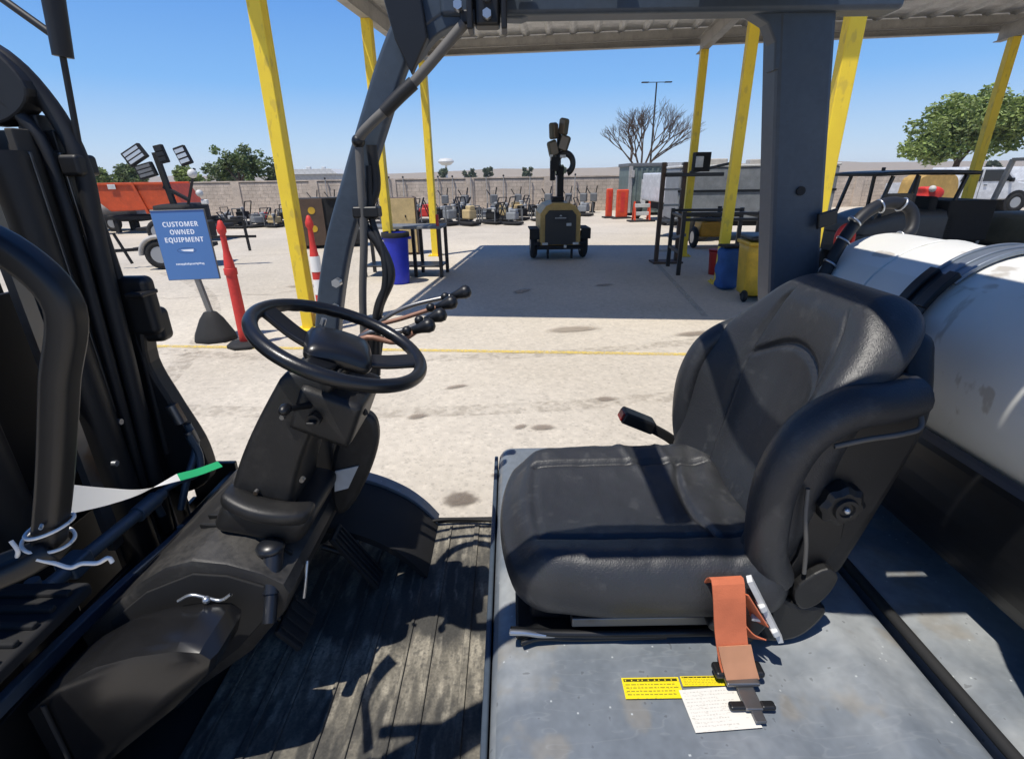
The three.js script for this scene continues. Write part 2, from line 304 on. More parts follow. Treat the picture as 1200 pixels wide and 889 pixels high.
{ const crackMat = std({ color: 0x5f564a, roughness: 1 });
  for (const [x0, z0, x1, z1, w] of [[-9, -7.2, -3.2, -8.6, 0.010], [-8, -12.5, -3, -13.8, 0.012], [4.5, -16.5, -4, -18.2, 0.014]]) {
    const pos = [], idx = [], n = 90, dx = x1 - x0, dz = z1 - z0, L = Math.hypot(dx, dz); for (let i = 0; i <= n; i++) { const t = i / n, o = (fbm(t * 14 + x0, z0, 1 << 20, 4) - 0.5) * 0.55, ww = w * (0.35 + 1.1 * hash(i, 5)); const x = x0 + dx * t - dz / L * o, z = z0 + dz * t + dx / L * o; pos.push(x - dz / L * ww / 2, 0.0045, z + dx / L * ww / 2, x + dz / L * ww / 2, 0.0045, z - dx / L * ww / 2); }
    for (let i = 0; i < n; i++) { const a = i * 2; idx.push(a, a + 1, a + 2, a + 1, a + 3, a + 2); } let g = new THREE.BufferGeometry(); g.setAttribute('position', new THREE.Float32BufferAttribute(pos, 3)); g.setIndex(idx); g.computeVertexNormals(); if (g.attributes.normal.getY(0) < 0) { for (let i = 0; i < idx.length; i += 3) { const q = idx[i]; idx[i] = idx[i + 1]; idx[i + 1] = q; } g.setIndex(idx); g.computeVertexNormals(); } struct('paving_crack', g, crackMat); }
  const ta = tex(256, 1, (u, v) => 0.03 + 0.17 * sstep(0.35, 0.7, fbm(u * 22, v * 22, 22, 4)), false), tm = std({ color: 0x7d7263, roughness: 0.95, alphaMap: ta, transparent: true });
  for (const [cx, cz, r, a0, a1, w] of [[-1, -16, 11.0, 0.9, 2.2, 0.2], [-1, -16, 12.3, 0.9, 2.2, 0.2], [-14, -2, 9.5, -0.9, 0.1, 0.22], [-14, -2, 11, -0.9, 0.1, 0.22]]) {
    const g = new THREE.RingGeometry(r - w / 2, r + w / 2, 60, 1, a0, a1 - a0); g.rotateX(-Math.PI / 2); g.scale(1, 1, -1); g.index.array.reverse(); g.computeVertexNormals(); g.translate(cx, 0.0028, cz); struct('tyre_mark', g, tm); }
}
{ // block wall along the yard: every block with its own joint, blocks too small to pick apart from here
  const w = thing('block_wall', 'long tan concrete block wall along the far side of the yard', 'wall', [0, 0, -28]);
  w.scale.y = 0.885; part(w, 'wall_core', box(110, 1.86, 0.17, 0, 0.93, 0), M.concreteGrey);
  const bs = []; for (let c = 0; c < 9; c++) for (let i = 0; i < 270; i++) { const x = -54 + i * 0.4 + (c % 2) * 0.2; bs.push(box(0.388, 0.19, 0.2, x, 0.1 + c * 0.2, 0.003 * (hash(i, c) - 0.5))); }
  const b = part(w, 'blocks', bs, M.cmu); b.userData.kind = 'stuff';
  part(w, 'coping', box(110.2, 0.07, 0.26, 0, 1.895, 0), M.cmu);
  for (let i = 0; i < 26; i++) part(w, 'pilaster', box(0.42, 1.87, 0.3, -50 + i * 4, 0.935, 0), M.cmu);
}
{ // far hills
  const hill = (name, z, x0, x1, h, s) => { const pos = [], idx = [], n = 80; for (let i = 0; i <= n; i++) { const x = x0 + (x1 - x0) * i / n, e = Math.sin(Math.PI * i / n), y = h * Math.sqrt(e) * (0.75 + 0.5 * fbm(i * 0.16 + s, s, 1 << 20, 4)); pos.push(x, -1, z + 60, x, y, z - 20, x, -1, z - 90); } for (let i = 0; i < n; i++) { const a = i * 3; idx.push(a, a + 3, a + 1, a + 1, a + 3, a + 4, a + 1, a + 4, a + 2, a + 2, a + 4, a + 5); } const g = new THREE.BufferGeometry(); g.setAttribute('position', new THREE.Float32BufferAttribute(pos, 3)); g.setIndex(idx); g.computeVertexNormals(); return struct(name, g, M.hill); };
  hill('hills', -700, -300, 1500, 13, 3);
  hill('hills', -900, -1300, 300, 9, 9);
}
scene.fog = new THREE.FogExp2(0xcfdbe6, 0.0004);
// ---------------------------------------------------------------- canopy shelter
{
  const TH = -0.1173, C = thing('canopy_shelter', 'open steel shade canopy on tall yellow posts with ribbed metal roof', 'canopy', [-2.52, 0, -6.2], TH);
  const cols = [0, 5.75, 11.35, 17.0], rows = [0, 3.15, 6.3], RY = 4.02;
  for (const s of cols) for (const t of rows) {
    part(C, 'post', rbox(0.15, RY, 0.15, 0.012, s, RY / 2, -t), M.yellow);
    part(C, 'base_plate', [box(0.3, 0.02, 0.3, s, 0.014, -t), ...[-1, 1].flatMap(a => [-1, 1].map(b => rod([s + a * 0.11, 0.02, -t + b * 0.11], [s + a * 0.11, 0.06, -t + b * 0.11], 0.012)))], M.yellow);
  }
  for (const s of cols) part(C, 'rafter', [box(0.012, 0.26, 7.1, s, RY + 0.14, -3.2), box(0.14, 0.014, 7.1, s, RY + 0.007, -3.2), box(0.14, 0.014, 7.1, s, RY + 0.275, -3.2)], M.roofSteel);
  for (const t of [-0.35, 1.35, 3.05, 4.75, 6.75]) part(C, 'purlin', [box(17.9, 0.18, 0.01, 8.7, RY + 0.37, -t), box(17.9, 0.01, 0.07, 8.7, RY + 0.285, -t + 0.03)], M.roofSteel);
  for (const t of [-0.5, 6.92]) part(C, 'fascia', [box(17.98, 0.34, 0.02, 8.71, RY + 0.36, -t), box(17.98, 0.016, 0.12, 8.71, RY + 0.192, -t + (t < 0 ? -0.07 : 0.07))], M.roofSteel);
  for (const s of [-0.28, 17.7]) part(C, 'end_trim', box(0.02, 0.34, 7.4, s, RY + 0.36, -3.21), M.roofSteel);
  // ribbed roof sheets, one per rib spacing
  for (let i = 0; i < 36; i++) {
    const x = -0.25 + i * 0.4973, prof = [[0, 0.05], [0.33, 0.05], [0.375, 0], [0.43, 0], [0.4973, 0.05]];
    const sh = [...prof.map(p => [p[0], p[1]]), ...[...prof].reverse().map(p => [p[0], p[1] + 0.006])];
    const g = plate(sh, 7.38, 0); g.translate(x, RY + 0.468, -3.21); part(C, 'roof_sheet', g, M.roofPanel);
  }
  for (let i = 0; i < 36; i++) part(C, 'screw', rod([0.1 + i * 0.4973, RY + 0.462, -6.72], [0.1 + i * 0.4973, RY + 0.44, -6.72], 0.02, 0.02, 6), M.zinc);
}
// ================================================================ FORKLIFT (world coordinates, front towards -x)
{
  const F = thing('forklift', 'grey and black forklift with black vinyl seat and steering wheel, open overhead guard', 'forklift', [0.3, 0, -1.0]);
  OFF = [0.3, 0, -1.0];
  // ---- floor
  part(F, 'floor_plate', [box(0.96, 0.03, 1.14, -0.5, 0.535, -1.0), box(0.86, 0.4, 1.0, -0.45, 0.31, -1.0)], M.blackMatte);
  const mat = part(F, 'floor_mat', rbox(0.70, 0.012, 1.1, 0.004, -0.405, 0.556, -1.005), M.mat);
  for (let i = 0; i < 9; i++) part(mat, 'rib', rbox(i % 3 === 1 ? 0.018 : 0.009, 0.007, 1.06, 0.003, -0.71 + i * 0.08 + (i % 2) * 0.014, 0.5645, -1.005), M.mat);
  part(F, 'floor_edge', [rbox(0.6, 0.02, 0.014, 0.004, -0.33, 0.566, -1.562), tube([[-0.36, 0.578, -1.52], [-0.28, 0.588, -1.535], [-0.16, 0.586, -1.54], [-0.04, 0.578, -1.53]], 0.006, 20, 6)], M.rubber);
  part(F, 'step', [box(0.5, 0.03, 0.2, -0.35, 0.3, -0.42), box(0.5, 0.3, 0.02, -0.35, 0.16, -0.52)], M.blackMatte);
  // ---- far front fender: curved sheet and lip
  {
    const curve = new THREE.CatmullRomCurve3([[-0.28, 0.566], [-0.318, 0.618], [-0.372, 0.672], [-0.432, 0.712], [-0.495, 0.742], [-0.56, 0.762], [-0.66, 0.775]].map(p => V(p[0], p[1], 0))).getPoints(14).map(p => [p.x, p.y]);
    const up = [...curve, ...[...curve].reverse().map(([x, y]) => [x - 0.004, y - 0.02])];
    const g = toCreasedNormals(plate(up, 0.26, 0), 0.6); g.translate(0, 0, -1.405); part(F, 'fender', g, M.blackMatte, 'black curved inner fender');
    const lip = curve.map(([x, y]) => [x, y + 0.012]), lg = plate([...lip, ...[...lip].reverse().map(([x, y]) => [x - 0.012, y - 0.05])], 0.05, 0.003); lg.translate(0, 0, -1.563); part(F, 'fender_lip', lg, M.hood);
  }
  // ---- wheels (drive and steer), mostly out of view
  for (const [x, z, r] of [[-0.88, -0.5, 0.33], [-0.88, -1.5, 0.33], [1.02, -0.55, 0.26], [1.02, -1.45, 0.26]]) {
    const w = new THREE.TorusGeometry(r * 0.74, r * 0.27, 10, 28); w.scale(1, 1, 0.9); w.translate(x, r, z);
    const wh = part(F, 'wheel', w, M.tyre); part(wh, 'rim', rod([x, r, z - 0.07], [x, r, z + 0.07], r * 0.56, r * 0.56, 20), M.rimGrey);
  }
  part(F, 'chassis', [box(1.9, 0.36, 0.72, 0.3, 0.34, -1.0), box(0.6, 0.55, 0.98, 1.32, 0.5, -1.0)], M.blackMatte);
  // ---- hood: pressed steel cover with soft swages
  {
    const g = softBox(0.83, 0.36, 1.14, 0.045, 60, 14, 70, q => {
      const X = q.x + 0.365, Z = q.z - 1.0;
      if (q.y > 0.1) {
        q.y += 0.016 * Math.exp(-Math.pow((X - 0.64) / 0.05, 2)) * sstep(-1.5, -0.9, Z);
        q.y -= 0.014 * Math.exp(-Math.pow((X - 0.52) / 0.055, 2)) * sstep(-0.9, -0.7, Z);
        
      }
    });
    g.translate(0.365, 0.70, -1.0); part(F, 'hood', g, M.hood, 'worn blue-grey hood under the seat');
    part(F, 'hood_front_trim', rbox(0.012, 0.3, 1.08, 0.004, -0.058, 0.70, -1.0), M.guard);
    part(F, 'seam_strip', tube([[0.786, 0.879, -1.52], [0.786, 0.884, -1.2], [0.786, 0.886, -0.8], [0.786, 0.884, -0.42]], 0.011, 30, 8), M.rubber);
    const r = softBox(0.6, 0.36, 1.14, 0.045, 40, 10, 50, q => { const X = q.x + 1.095; if (q.y > 0.1) q.y += 0.05 * sstep(1.0, 1.2, X) ; });
    r.translate(1.095, 0.70, -1.0); part(F, 'rear_cover', r, M.hood, 'worn blue-grey rear cover behind the seat');
    part(F, 'counterweight', softBox(0.46, 0.7, 1.1, 0.1, 10, 10, 16).translate(1.62, 0.62, -1.0), M.guard);
  }
  // ---- stickers on the hood
  const stY = canvasMat(256, 96, (c, w, h) => { c.fillStyle = '#e6cf1e'; c.fillRect(0, 0, w, h); c.fillStyle = '#3a3712'; c.fillRect(8, 6, w - 16, 13); c.fillStyle = '#e6cf1e'; for (let i = 0; i < 9; i++) c.fillRect(14 + i * 25 + (i % 3) * 3, 9, 5, 7); c.fillStyle = '#8f842a'; for (let l = 0; l < 4; l++) { let x = 12; while (x < w - 30) { const s = 6 + hash(x, l) * 16; c.fillRect(x, 30 + l * 15, s, 5); x += s + 5; } } c.fillStyle = '#a89a30'; for (let i = 0; i < 40; i++) c.fillRect(hash(i, 1) * w, hash(i, 2) * h, 3 + hash(i, 3) * 6, 2); }, { roughness: 0.45 });
  const stW = canvasMat(256, 176, (c, w, h) => { c.fillStyle = '#d6d3ca'; c.fillRect(0, 0, w, h); c.fillStyle = '#aaa79e'; for (let l = 0; l < 11; l++) { let x = 12; const e = w * (0.5 + hash(l, 9) * 0.45); while (x < e) { const s = 3 + hash(x, l) * 9; c.globalAlpha = 0.25 + 0.5 * hash(x, l + 5); c.fillRect(x, 12 + l * 14, s, 4); x += s + 4; } } c.globalAlpha = 0.5; c.fillStyle = '#a7a195'; for (let i = 0; i < 90; i++) c.fillRect(hash(i, 1) * w, hash(i, 2) * h, 2 + hash(i, 3) * 12, 2); }, { roughness: 0.5 });
  printed(F, 'warning_sticker', 0.105, 0.041, stY, 0.246, 0.8845, -0.648, 0, -Math.PI / 2, 0, 'yellow warning sticker');
  printed(F, 'warning_sticker', 0.085, 0.02, stY, 0.345, 0.8845, -0.660, 0, -Math.PI / 2, 0, 'narrow yellow warning sticker');
  printed(F, 'data_label', 0.115, 0.076, stW, 0.352, 0.8847, -0.608, 0.06, -Math.PI / 2, 0, 'worn white data label');
  // ---- seat
  {
    const S = part(F, 'seat_base', [rbox(0.5, 0.02, 0.43, 0.006, 0.25, 0.891, -0.97), rbox(0.44, 0.07, 0.36, 0.01, 0.25, 0.935, -0.97), tube([[-0.01, 0.925, -0.742], [0.06, 0.912, -0.746], [0.2, 0.905, -0.748], [0.4, 0.906, -0.748]], 0.008, 30, 8), tube([[0.01, 0.898, -0.735], [0.04, 0.9, -0.745], [0.12, 0.892, -0.75], [0.3, 0.892, -0.752]], 0.006, 24, 6)], M.blackPaint);
    part(S, 'slide_rail', [rbox(0.32, 0.022, 0.03, 0.003, 0.27, 0.932, -0.765)], M.steel); part(S, 'slide_rail', [rbox(0.32, 0.022, 0.03, 0.003, 0.27, 0.932, -1.17)], M.steel);
    part(S, 'slide_lever', tube([[-0.012, 0.928, -0.735], [0.02, 0.922, -0.738], [0.05, 0.912, -0.742], [0.1, 0.906, -0.748]], 0.0058, 16, 8), M.zinc);
    const cush = softBox(0.56, 0.138, 0.50, 0.066, 90, 24, 90, q => {
      const u = q.x / 0.28, w = q.z / 0.25;                       // -1 front .. 1 rear ; -1 far .. 1 near
      const k = 1 - 0.10 * sstep(-0.2, -1, u) * w * w; q.z *= k;   // front corners drawn in
      q.x += 0.045 * w * w * sstep(0.1, -0.9, u);                  // front edge bowed
      if (q.y > 0) {
        const top = sstep(0.015, 0.07, q.y), wi = Math.abs(w);
        q.y += top * (0.014 * sstep(0.5, 0.86, wi) - 0.014 * sstep(0.62, 0.2, wi) * sstep(-0.95, -0.5, u));
        q.y -= top * 0.014 * Math.exp(-Math.pow((wi - 0.56) / 0.024, 2)) * sstep(-0.80, -0.70, u) * sstep(0.92, 0.8, u);         // seams along
        q.y -= top * 0.012 * Math.exp(-Math.pow((u - (0.72 - 0.22 * (1 - w * w))) / 0.026, 2)) * sstep(0.62, 0.5, wi);            // rear seam
        q.y -= top * 0.006 * Math.exp(-Math.pow((u + 0.72 + 0.05 * w * w) / 0.03, 2)) * sstep(0.62, 0.5, wi);                       // front seam
        q.y += top * 0.012 * sstep(0.7, 1, u) - top * 0.030 * sstep(-0.72, -1.0, u);
        q.y += top * (0.003 * Math.sin(q.x * 75 + 7 * w) * sstep(0.25, 0.7, u) + 0.006 * (fbm(q.x * 26 + 9, q.z * 15 + 9, 999, 3) - 0.5) + 0.005 * Math.exp(-Math.pow((u - 0.35 - 0.3 * w) / 0.03, 2)) * sstep(-0.2, -0.5, w) + 0.005 * Math.exp(-Math.pow((u - 0.62 - 0.2 * w) / 0.03, 2)) * sstep(-0.1, -0.45, w));
      }
    });
    cush.translate(0.248, 1.012, -0.963);
    const cu = part(F, 'seat_cushion', cush, M.vinyl, 'black vinyl seat cushion');
    const back = softBox(0.115, 0.54, 0.47, 0.055, 24, 90, 90, q => {
      const h = (q.y + 0.27) / 0.54, w = q.z / 0.235, wi = Math.abs(w);
      const tt = clamp((h - 0.46) / 0.54, 0, 1), wid = 1 - 0.42 * Math.pow(tt, 3.4) + 0.06 * Math.sin(h * 3);
      const wing = sstep(0.3, 1.0, wi) * sstep(0.92, 0.5, h) * (0.45 + 0.65 * h);
      const front = q.x < 0 ? 1 : 0;
      q.x += 0.02 + 0.16 * h - 0.03 * h * h - 0.10 * wing * (q.x > 0 ? 0.8 : 1) - 0.03 * sstep(0.4, 1, wi) * sstep(0.98, 0.75, h);
      q.z *= wid;
      if (front) {
        q.x += 0.012 * sstep(0.5, 0.1, wi) * sstep(0.95, 0.6, h) * sstep(0.1, 0.3, h);
        q.x += 0.012 * Math.exp(-Math.pow((wi - 0.52 - 0.04 * h) / 0.022, 2)) * sstep(0.96, 0.9, h);                         // long seams
        q.x += 0.011 * Math.exp(-Math.pow((h - 0.66 - 0.10 * (1 - w * w / 0.27)) / 0.013, 2)) * sstep(0.56, 0.50, wi);        // head panel seam
      }
    });
    back.translate(0.520, 1.275, -0.995);
    const bk = part(F, 'backrest', back, M.vinyl, 'black vinyl winged backrest');
    const shell = softBox(0.06, 0.47, 0.46, 0.025, 8, 40, 30, q => { const h = (q.y + 0.25) / 0.5, w = q.z / 0.25; q.x += 0.02 + 0.15 * h - 0.03 * h * h - 0.02 * w * w; q.z *= 1 - 0.36 * Math.pow(sstep(0.64, 1.05, h), 1.2); });
    shell.translate(0.590, 1.25, -0.995); part(bk, 'back_shell', shell, M.plastic);
    part(bk, 'wing_trim', tube([[0.53, 1.328, -0.735], [0.58, 1.342, -0.732], [0.64, 1.35, -0.735], [0.672, 1.356, -0.745], [0.682, 1.385, -0.775], [0.685, 1.42, -0.80]], 0.0045, 30, 6), M.hoseGrey); part(bk, 'edge_trim', tube([[0.505, 1.245, -0.738], [0.51, 1.19, -0.735], [0.525, 1.12, -0.735], [0.535, 1.06, -0.738]], 0.004, 20, 6), M.hoseGrey);
    for (const [s, rb] of [[1.03, 0.037], [-0.98, 0.03]]) part(bk, 'wing_bolster', tube([[0.675, 1.395, -0.995 + s * 0.205], [0.62, 1.392, -0.995 + s * 0.222], [0.555, 1.385, -0.995 + s * 0.23], [0.495, 1.345, -0.995 + s * 0.233], [0.462, 1.27, -0.995 + s * 0.234], [0.456, 1.18, -0.995 + s * 0.234], [0.468, 1.09, -0.995 + s * 0.232], [0.495, 1.03, -0.995 + s * 0.225]], rb, 60, 18), M.vinyl);
    // side shell, recliner and knob on the near side
    const side = plate(smoothPts([[0.50, 1.34], [0.57, 1.40], [0.67, 1.43], [0.70, 1.36], [0.68, 1.24], [0.645, 1.13], [0.595, 1.03], [0.51, 1.03], [0.49, 1.17]], 40), 0.05, 0.012); side.translate(0, 0, -0.79); part(bk, 'side_shell', side, M.plastic);
    let kn = lathe([[0.0, 0.022], [0.012, 0.022], [0.014, 0.026], [0.02, 0.026], [0.022, 0.02], [0.029, 0.02], [0.038, 0.012], [0.039, -0.01], [0, -0.01]], 40); { const p = kn.attributes.position; for (let i = 0; i < p.count; i++) { const a = Math.atan2(p.getZ(i), p.getX(i)), r = Math.hypot(p.getX(i), p.getZ(i)); if (r > 0.028) { const k = 1 + 0.07 * Math.cos(a * 8); p.setX(i, p.getX(i) * k); p.setZ(i, p.getZ(i) * k); } } kn.computeVertexNormals(); }
    kn = toCreasedNormals(kn, 0.4); kn.rotateX(Math.PI / 2); kn.translate(0.575, 1.205, -0.752); const K = part(bk, 'lumbar_knob', kn, M.plastic); 
    part(bk, 'knob_bolt', ball(0.006, 0.575, 1.205, -0.728), M.zinc);
    const brk = plate([[0.54, 1.2], [0.60, 1.19], [0.605, 1.12], [0.565, 0.985], [0.50, 0.985], [0.53, 1.08]], 0.014, 0.003); brk.translate(0, 0, -0.766); part(F, 'recliner_bracket', brk, M.blackPaint);
    const lev = plate(smoothPts([[0.525, 1.02], [0.575, 1.07], [0.60, 1.05], [0.575, 0.985], [0.545, 0.975]], 24), 0.02, 0.004); lev.translate(0, 0, -0.745); part(F, 'recliner_lever', lev, M.plastic);
    const foot = plate(smoothPts([[0.47, 1.03], [0.53, 0.985], [0.60, 0.965], [0.585, 0.92], [0.55, 0.888], [0.49, 0.89]], 30), 0.1, 0.01); foot.translate(0, 0, -0.79); part(F, 'seat_foot', foot, M.plastic);
    // orange belt, tongue and retractor
    const ribbon = (pts, w, wd, n = 30, th = 0.0022) => { const cv = new THREE.CatmullRomCurve3(pts.map(A3)), pos = [], idx = []; const wv = V(...wd).normalize(); for (let i = 0; i <= n; i++) { const p = cv.getPointAt(i / n), t = cv.getTangentAt(i / n), nn = V().crossVectors(t, wv).normalize(); for (const [a, b] of [[-1, -1], [1, -1], [1, 1], [-1, 1]]) pos.push(p.x + wv.x * a * w / 2 + nn.x * b * th / 2, p.y + wv.y * a * w / 2 + nn.y * b * th / 2, p.z + wv.z * a * w / 2 + nn.z * b * th / 2); } for (let i = 0; i < n; i++) for (let k = 0; k < 4; k++) { const a = i * 4 + k, b = i * 4 + (k + 1) % 4; idx.push(a, a + 4, b, b, a + 4, b + 4); } idx.push(0, 1, 2, 0, 2, 3, n * 4, n * 4 + 2, n * 4 + 1, n * 4, n * 4 + 3, n * 4 + 2); let g = new THREE.BufferGeometry(); g.setAttribute('position', new THREE.Float32BufferAttribute(pos, 3)); g.setIndex(idx); g = g.toNonIndexed(); g.computeVertexNormals(); return g; };
    const belt = part(F, 'seat_belt', [ribbon([[0.376, 1.03, -0.735], [0.374, 1.075, -0.715], [0.374, 1.085, -0.70], [0.376, 1.06, -0.688], [0.385, 0.985, -0.676], [0.396, 0.925, -0.662], [0.402, 0.905, -0.655]], 0.058, [1, 0, -0.05])], M.belt, 'orange seat belt webbing');
    part(belt, 'webbing_fold', ribbon([[0.392, 0.962, -0.668], [0.399, 0.93, -0.656], [0.406, 0.905, -0.645]], 0.060, [1, 0, -0.05], 8), M.beltWorn);
    part(belt, 'webbing_end', [ribbon([[0.405, 1.05, -0.705], [0.44, 0.995, -0.702], [0.45, 0.98, -0.70]], 0.05, [0.1, 0.5, 0.8], 10), ribbon([[0.405, 0.985, -0.70], [0.43, 0.955, -0.698], [0.455, 0.94, -0.70]], 0.045, [0.1, 0.6, 0.6], 10)], M.belt);
    part(F, 'belt_latch', [rbox(0.06, 0.008, 0.02, 0.003, 0.404, 0.903, -0.645), rbox(0.03, 0.006, 0.045, 0.002, 0.407, 0.8955, -0.618), rbox(0.018, 0.005, 0.028, 0.001, 0.41, 0.8925, -0.59)], M.steel);
    part(F, 'latch_wings', [rbox(0.03, 0.010, 0.016, 0.005, 0.382, 0.892, -0.606), rbox(0.026, 0.010, 0.016, 0.005, 0.434, 0.892, -0.606), rbox(0.09, 0.014, 0.03, 0.006, 0.405, 0.905, -0.665)], M.blackPaint);
    part(F, 'belt_retractor', [rbox(0.1, 0.09, 0.05, 0.012, 0.43, 0.955, -0.745, 0, 0, -0.5)], M.blackPaint);
    part(F, 'belt_guide', [bar([0.413, 1.085, -0.70], [0.487, 0.95, -0.69], 0.009, 0.016), rbox(0.016, 0.012, 0.02, 0.003, 0.44, 1.03, -0.692, 0, 0, -1.05), rbox(0.016, 0.012, 0.02, 0.003, 0.47, 0.975, -0.688, 0, 0, -1.05), bar([0.432, 0.995, -0.70], [0.462, 0.992, -0.695], 0.007, 0.01)], M.white);
    // buckle on its stalk
    const stalk = part(F, 'belt_stalk', sweepRect([[0.50, 1.0, -1.29], [0.45, 1.045, -1.29], [0.385, 1.085, -1.29]], 0.028, 0.012, 0.004, 10), M.blackMatte);
    const bq = rbox(0.10, 0.036, 0.054, 0.008, 0, 0, 0); bq.rotateZ(-0.42); bq.translate(0.352, 1.104, -1.29); part(stalk, 'buckle', bq, M.blackPaint);
    const rb = rbox(0.006, 0.024, 0.038, 0.002, 0, 0, 0); rb.rotateZ(-0.42); rb.translate(0.305, 1.125, -1.285); part(stalk, 'release_button', rb, M.redButton);
  }
  // ---- dash cowl
  {
    const prof = [[-0.965, 0.815], [-0.89, 0.885], [-0.79, 0.968], [-0.73, 1.005], [-0.67, 1.022], [-0.60, 1.012], [-0.53, 0.985], [-0.49, 0.955], [-0.482, 0.93], [-0.50, 0.88], [-0.60, 0.76], [-0.74, 0.65], [-0.82, 0.57], [-0.93, 0.57]];
    const g = toCreasedNormals(plate(prof, 0.69, 0.008), 0.5); g.translate(0, 0, -1.185); part(F, 'dash_cowl', g, M.cowl);
    part(F, 'cowl_end_panel', plate([[-0.88, 0.865], [-0.78, 0.945], [-0.67, 0.992], [-0.60, 0.985], [-0.53, 0.955], [-0.515, 0.925], [-0.54, 0.87], [-0.62, 0.78], [-0.74, 0.68], [-0.80, 0.62], [-0.88, 0.62]], 0.006, 0.002).translate(0, 0, -0.837), M.blackMatte);
    const lip = sweepRect([[-0.968, 0.755, -1.56], [-0.968, 0.80, -1.2], [-0.968, 0.835, -0.85], [-0.968, 0.85, -0.45]], 0.022, 0.03, 0.004, 20, V(0, 1, 0)); part(F, 'cowl_lip', lip, M.guard);
    part(F, 'cowl_bolt', rod([-0.955, 0.79, -1.2], [-0.955, 0.835, -1.2], 0.009), M.zinc);
    part(F, 'cowl_trim', [sweepRect([[-0.72, 1.014, -1.0], [-0.62, 1.022, -0.975], [-0.51, 0.975, -0.955]], 0.006, 0.012, 0.002, 12, V(0, 1, 0)), sweepRect([[-0.72, 1.014, -0.965], [-0.62, 1.022, -0.94], [-0.50, 0.97, -0.92]], 0.006, 0.012, 0.002, 12, V(0, 1, 0))], M.plastic);
    // near dash box with lid
    const nbp = [[-0.955, 0.80], [-0.87, 0.872], [-0.78, 0.925], [-0.70, 0.95], [-0.62, 0.962], [-0.575, 0.957], [-0.555, 0.935], [-0.57, 0.895], [-0.66, 0.80], [-0.82, 0.66], [-0.90, 0.57], [-0.955, 0.57]];
    const nb = toCreasedNormals(plate(nbp, 0.13, 0.022), 0.45); nb.translate(0, 0, -0.738); part(F, 'dash_box', nb, M.dashGloss, 'glossy black dash side panel');
    part(F, 'box_seam', sweepRect([[-0.90, 0.57, -0.668], [-0.898, 0.70, -0.668], [-0.895, 0.835, -0.668]], 0.008, 0.006, 0.002, 10), M.rubber);
    part(F, 'brake_lever', [rod([-0.53, 0.995, -0.90], [-0.52, 0.93, -0.84], 0.022, 0.018, 14), ball(0.028, -0.535, 1.003, -0.90, 1.1, 0.6, 1), rod([-0.52, 0.93, -0.84], [-0.515, 0.89, -0.80], 0.014)], M.navyBlack);
    part(F, 'pull_ring', [tube([[-0.68, 0.965, -0.79], [-0.65, 0.98, -0.79], [-0.62, 0.972, -0.79], [-0.595, 0.965, -0.79], [-0.57, 0.98, -0.79]], 0.0035, 24, 6), ball(0.008, -0.62, 0.97, -0.787)], M.zinc);
    part(F, 'release_cable', tube([[-0.475, 0.94, -0.93], [-0.478, 0.90, -0.91], [-0.485, 0.86, -0.90]], 0.004, 10, 6), M.zinc);
    part(F, 'dash_latch', [rbox(0.07, 0.008, 0.012, 0.003, -0.64, 1.03, -1.02, 0.25)], M.steel);
  }
  // ---- steering column
  {
    const col = softBox(0.135, 0.46, 0.165, 0.014, 14, 30, 14, q => { const h = (q.y + 0.23) / 0.46; q.x *= 1.12 - 0.22 * h; q.z *= 1.1 - 0.16 * h; q.x += 0.20 * h - 0.035 * Math.sin(h * Math.PI); });
    col.translate(-0.60, 1.16, -1.03); part(F, 'column_cover', col, M.plastic);
    const head = softBox(0.13, 0.105, 0.185, 0.010, 10, 8, 10); head.rotateZ(-0.42); head.translate(-0.385, 1.295, -1.03); part(F, 'switch_housing', head, M.plastic);
    part(F, 'ignition_switch', [rod([-0.40, 1.30, -0.932], [-0.40, 1.30, -0.915], 0.014), rbox(0.018, 0.006, 0.012, 0.002, -0.40, 1.30, -0.908)], M.blackPaint);
    for (const [x, y] of [[-0.47, 1.30], [-0.455, 1.15], [-0.56, 1.12]]) part(F, 'cover_screw', rod([x, y, -0.944], [x, y, -0.934], 0.006, 0.005, 8), M.steel);
    part(F, 'indicator_hole', rod([-0.318, 1.285, -0.985], [-0.312, 1.287, -0.985], 0.007), M.rubber);
    part(F, 'direction_stalk', [rod([-0.41, 1.325, -0.94], [-0.43, 1.345, -0.88], 0.007, 0.006), ball(0.011, -0.431, 1.346, -0.876, 1, 1, 1.5)], M.blackPaint);
    const boot = softBox(0.20, 0.09, 0.22, 0.03, 14, 8, 14, q => { const h = (q.y + 0.05) / 0.1; q.x += 0.03 * h; }); boot.rotateZ(-0.25); boot.translate(-0.575, 1.045, -1.03); part(F, 'column_boot', boot, M.plastic);
    part(F, 'boot_rib', softBox(0.19, 0.035, 0.06, 0.015, 14, 5, 6, q => { q.z -= 3.2 * q.x * q.x; }).rotateZ(-0.3).translate(-0.54, 1.09, -0.915), M.plastic);
    // instrument pod on the far side of the column
    const pod = plate(smoothPts([[-0.368, 1.201], [-0.349, 1.184], [-0.344, 1.153], [-0.351, 1.106], [-0.386, 1.017], [-0.449, 0.915], [-0.479, 0.899], [-0.492, 0.938], [-0.473, 1.07], [-0.43, 1.156]], 40), 0.04, 0.012); pod.translate(0, 0, -1.17); part(F, 'lever_box_cover', pod, M.plastic);
    part(F, 'cover_label', plate([[-0.466, 1.042], [-0.402, 1.057], [-0.438, 0.989], [-0.476, 0.979]], 0.004, 0.001).translate(0, 0, -1.147), M.white);
    // steering wheel
    const tilt = -24 * Math.PI / 180, place = g => { g.rotateZ(tilt); g.translate(-0.362, 1.427, -1.035); return g; };
    const tor = new THREE.TorusGeometry(0.176, 0.0145, 18, 96); tor.rotateX(Math.PI / 2);
